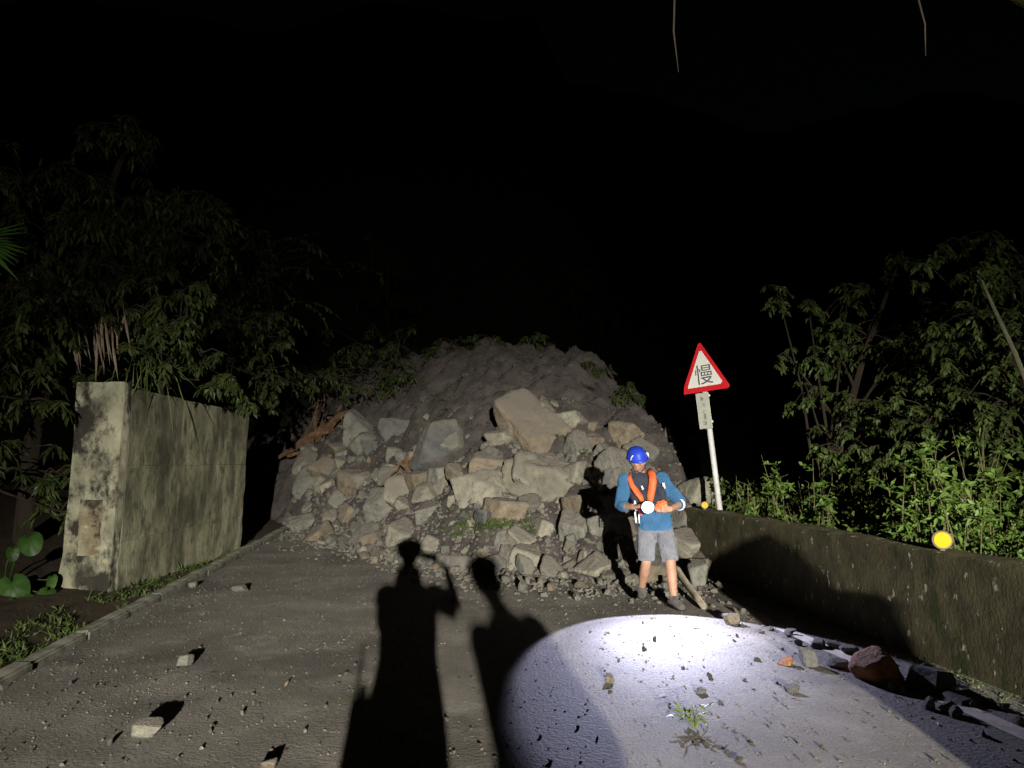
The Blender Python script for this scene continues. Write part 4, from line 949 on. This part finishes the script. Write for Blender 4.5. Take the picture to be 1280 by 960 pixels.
o = obj('shadow_bridge', bevelled(MB().box((0, 0, 0), (.15, .035, .055)), 'shadow_bridge', .006, 2), M['black']); o.location = (.19, -.21, 1.575); o.rotation_euler = (0, R(8), 0); tag(o, 'black hand radio held to the side of the photographer\'s head', 'shadow bar')  # added only to join hand and head in the cast shadow
# second onlooker
JO = dict(head=(0, -.06, 1.60), neck=(0, .0, 1.42), chest=(0, .02, 1.20), hip=(0, .0, .92), shL=(-.2, .0, 1.33), elL=(-.25, .04, 1.05), wrL=(-.2, -.16, .90), shR=(.2, .0, 1.33), elR=(.25, .04, 1.05), wrR=(.2, -.16, .90),
          hjL=(-.09, 0, .83), knL=(-.10, -.03, .46), anL=(-.11, .03, .098), hjR=(.09, 0, .83), knR=(.10, -.03, .46), anR=(.11, .03, .098), cutL=.8, cutR=.8,
          hands={'L': ((.2, -.6, -.5), (1, 0, 0), (0, -.5, .8), .6), 'R': ((-.2, -.6, -.5), (-1, 0, 0), (0, -.5, .8), .6)})
e2, _ = onlooker((.82, -2.0, 0), math.pi + R(42), 'onlooker in dark clothes and knitted hat standing at the photographer\'s shoulder', JO)
e2.scale = (.94, 1.0, 1.03)
obj('hat', remeshed(MB().ball((0, -.03, 1.645), (.115, .13, .10), 16).ball((0, -.02, 1.56), (.105, .115, .08), 14), 'hat', .012, 2), M['darkcloth'], e2)  # hat added to widen the head in the cast shadow
# third onlooker, out of view; cape shaped to cast the pointed parapet shadow
e3, _ = onlooker((2.63, -.40, 0), math.pi, 'unseen onlooker in a rain cape shaped to cast a pointed shadow on the parapet', JO)
cp = MB().rings([((.0, 0, .45), .36, .28), ((.0, 0, .80), .31, .26), ((.0, 0, 1.11), .245, .20), ((.02, 0, 1.31), .215, .17), ((.03, -.01, 1.47), .185, .16), ((.015, -.03, 1.60), .125, .14), ((-.0, -.03, 1.70), .055, .08), ((-.02, -.02, 1.775), .004, .01)], 24)
obj('rain_cape', remeshed(cp, 'rain_cape', .015, 2), M['darkcloth'], e3)
# work lamp on its tripod behind the group
e = empty('work_lamp', (LAMP.x, LAMP.y - .06, 0)); tag(e, 'tall tripod work lamp standing behind the group on the road', 'lamp')
MB().tube([(0, 0, .5), (0, 0, 3.35)], .018, 10).build('pole', M['galv'], e, True)
for k in range(3):
    a = R(30 + 120 * k); MB().tube([(0, 0, 1.0), (math.cos(a) * .6, math.sin(a) * .6, .02)], .013, 8).build('leg', M['galv'], e, True)
hl = obj('lamp_head', bevelled(MB().box((0, -.05, 3.444), (.24, .10, .18)), 'lamp_head', .012, 2), M['black'], e)
MB().box((0, .0045, 3.444), (.20, .006, .14)).build('lens', M['lamplens'], hl)
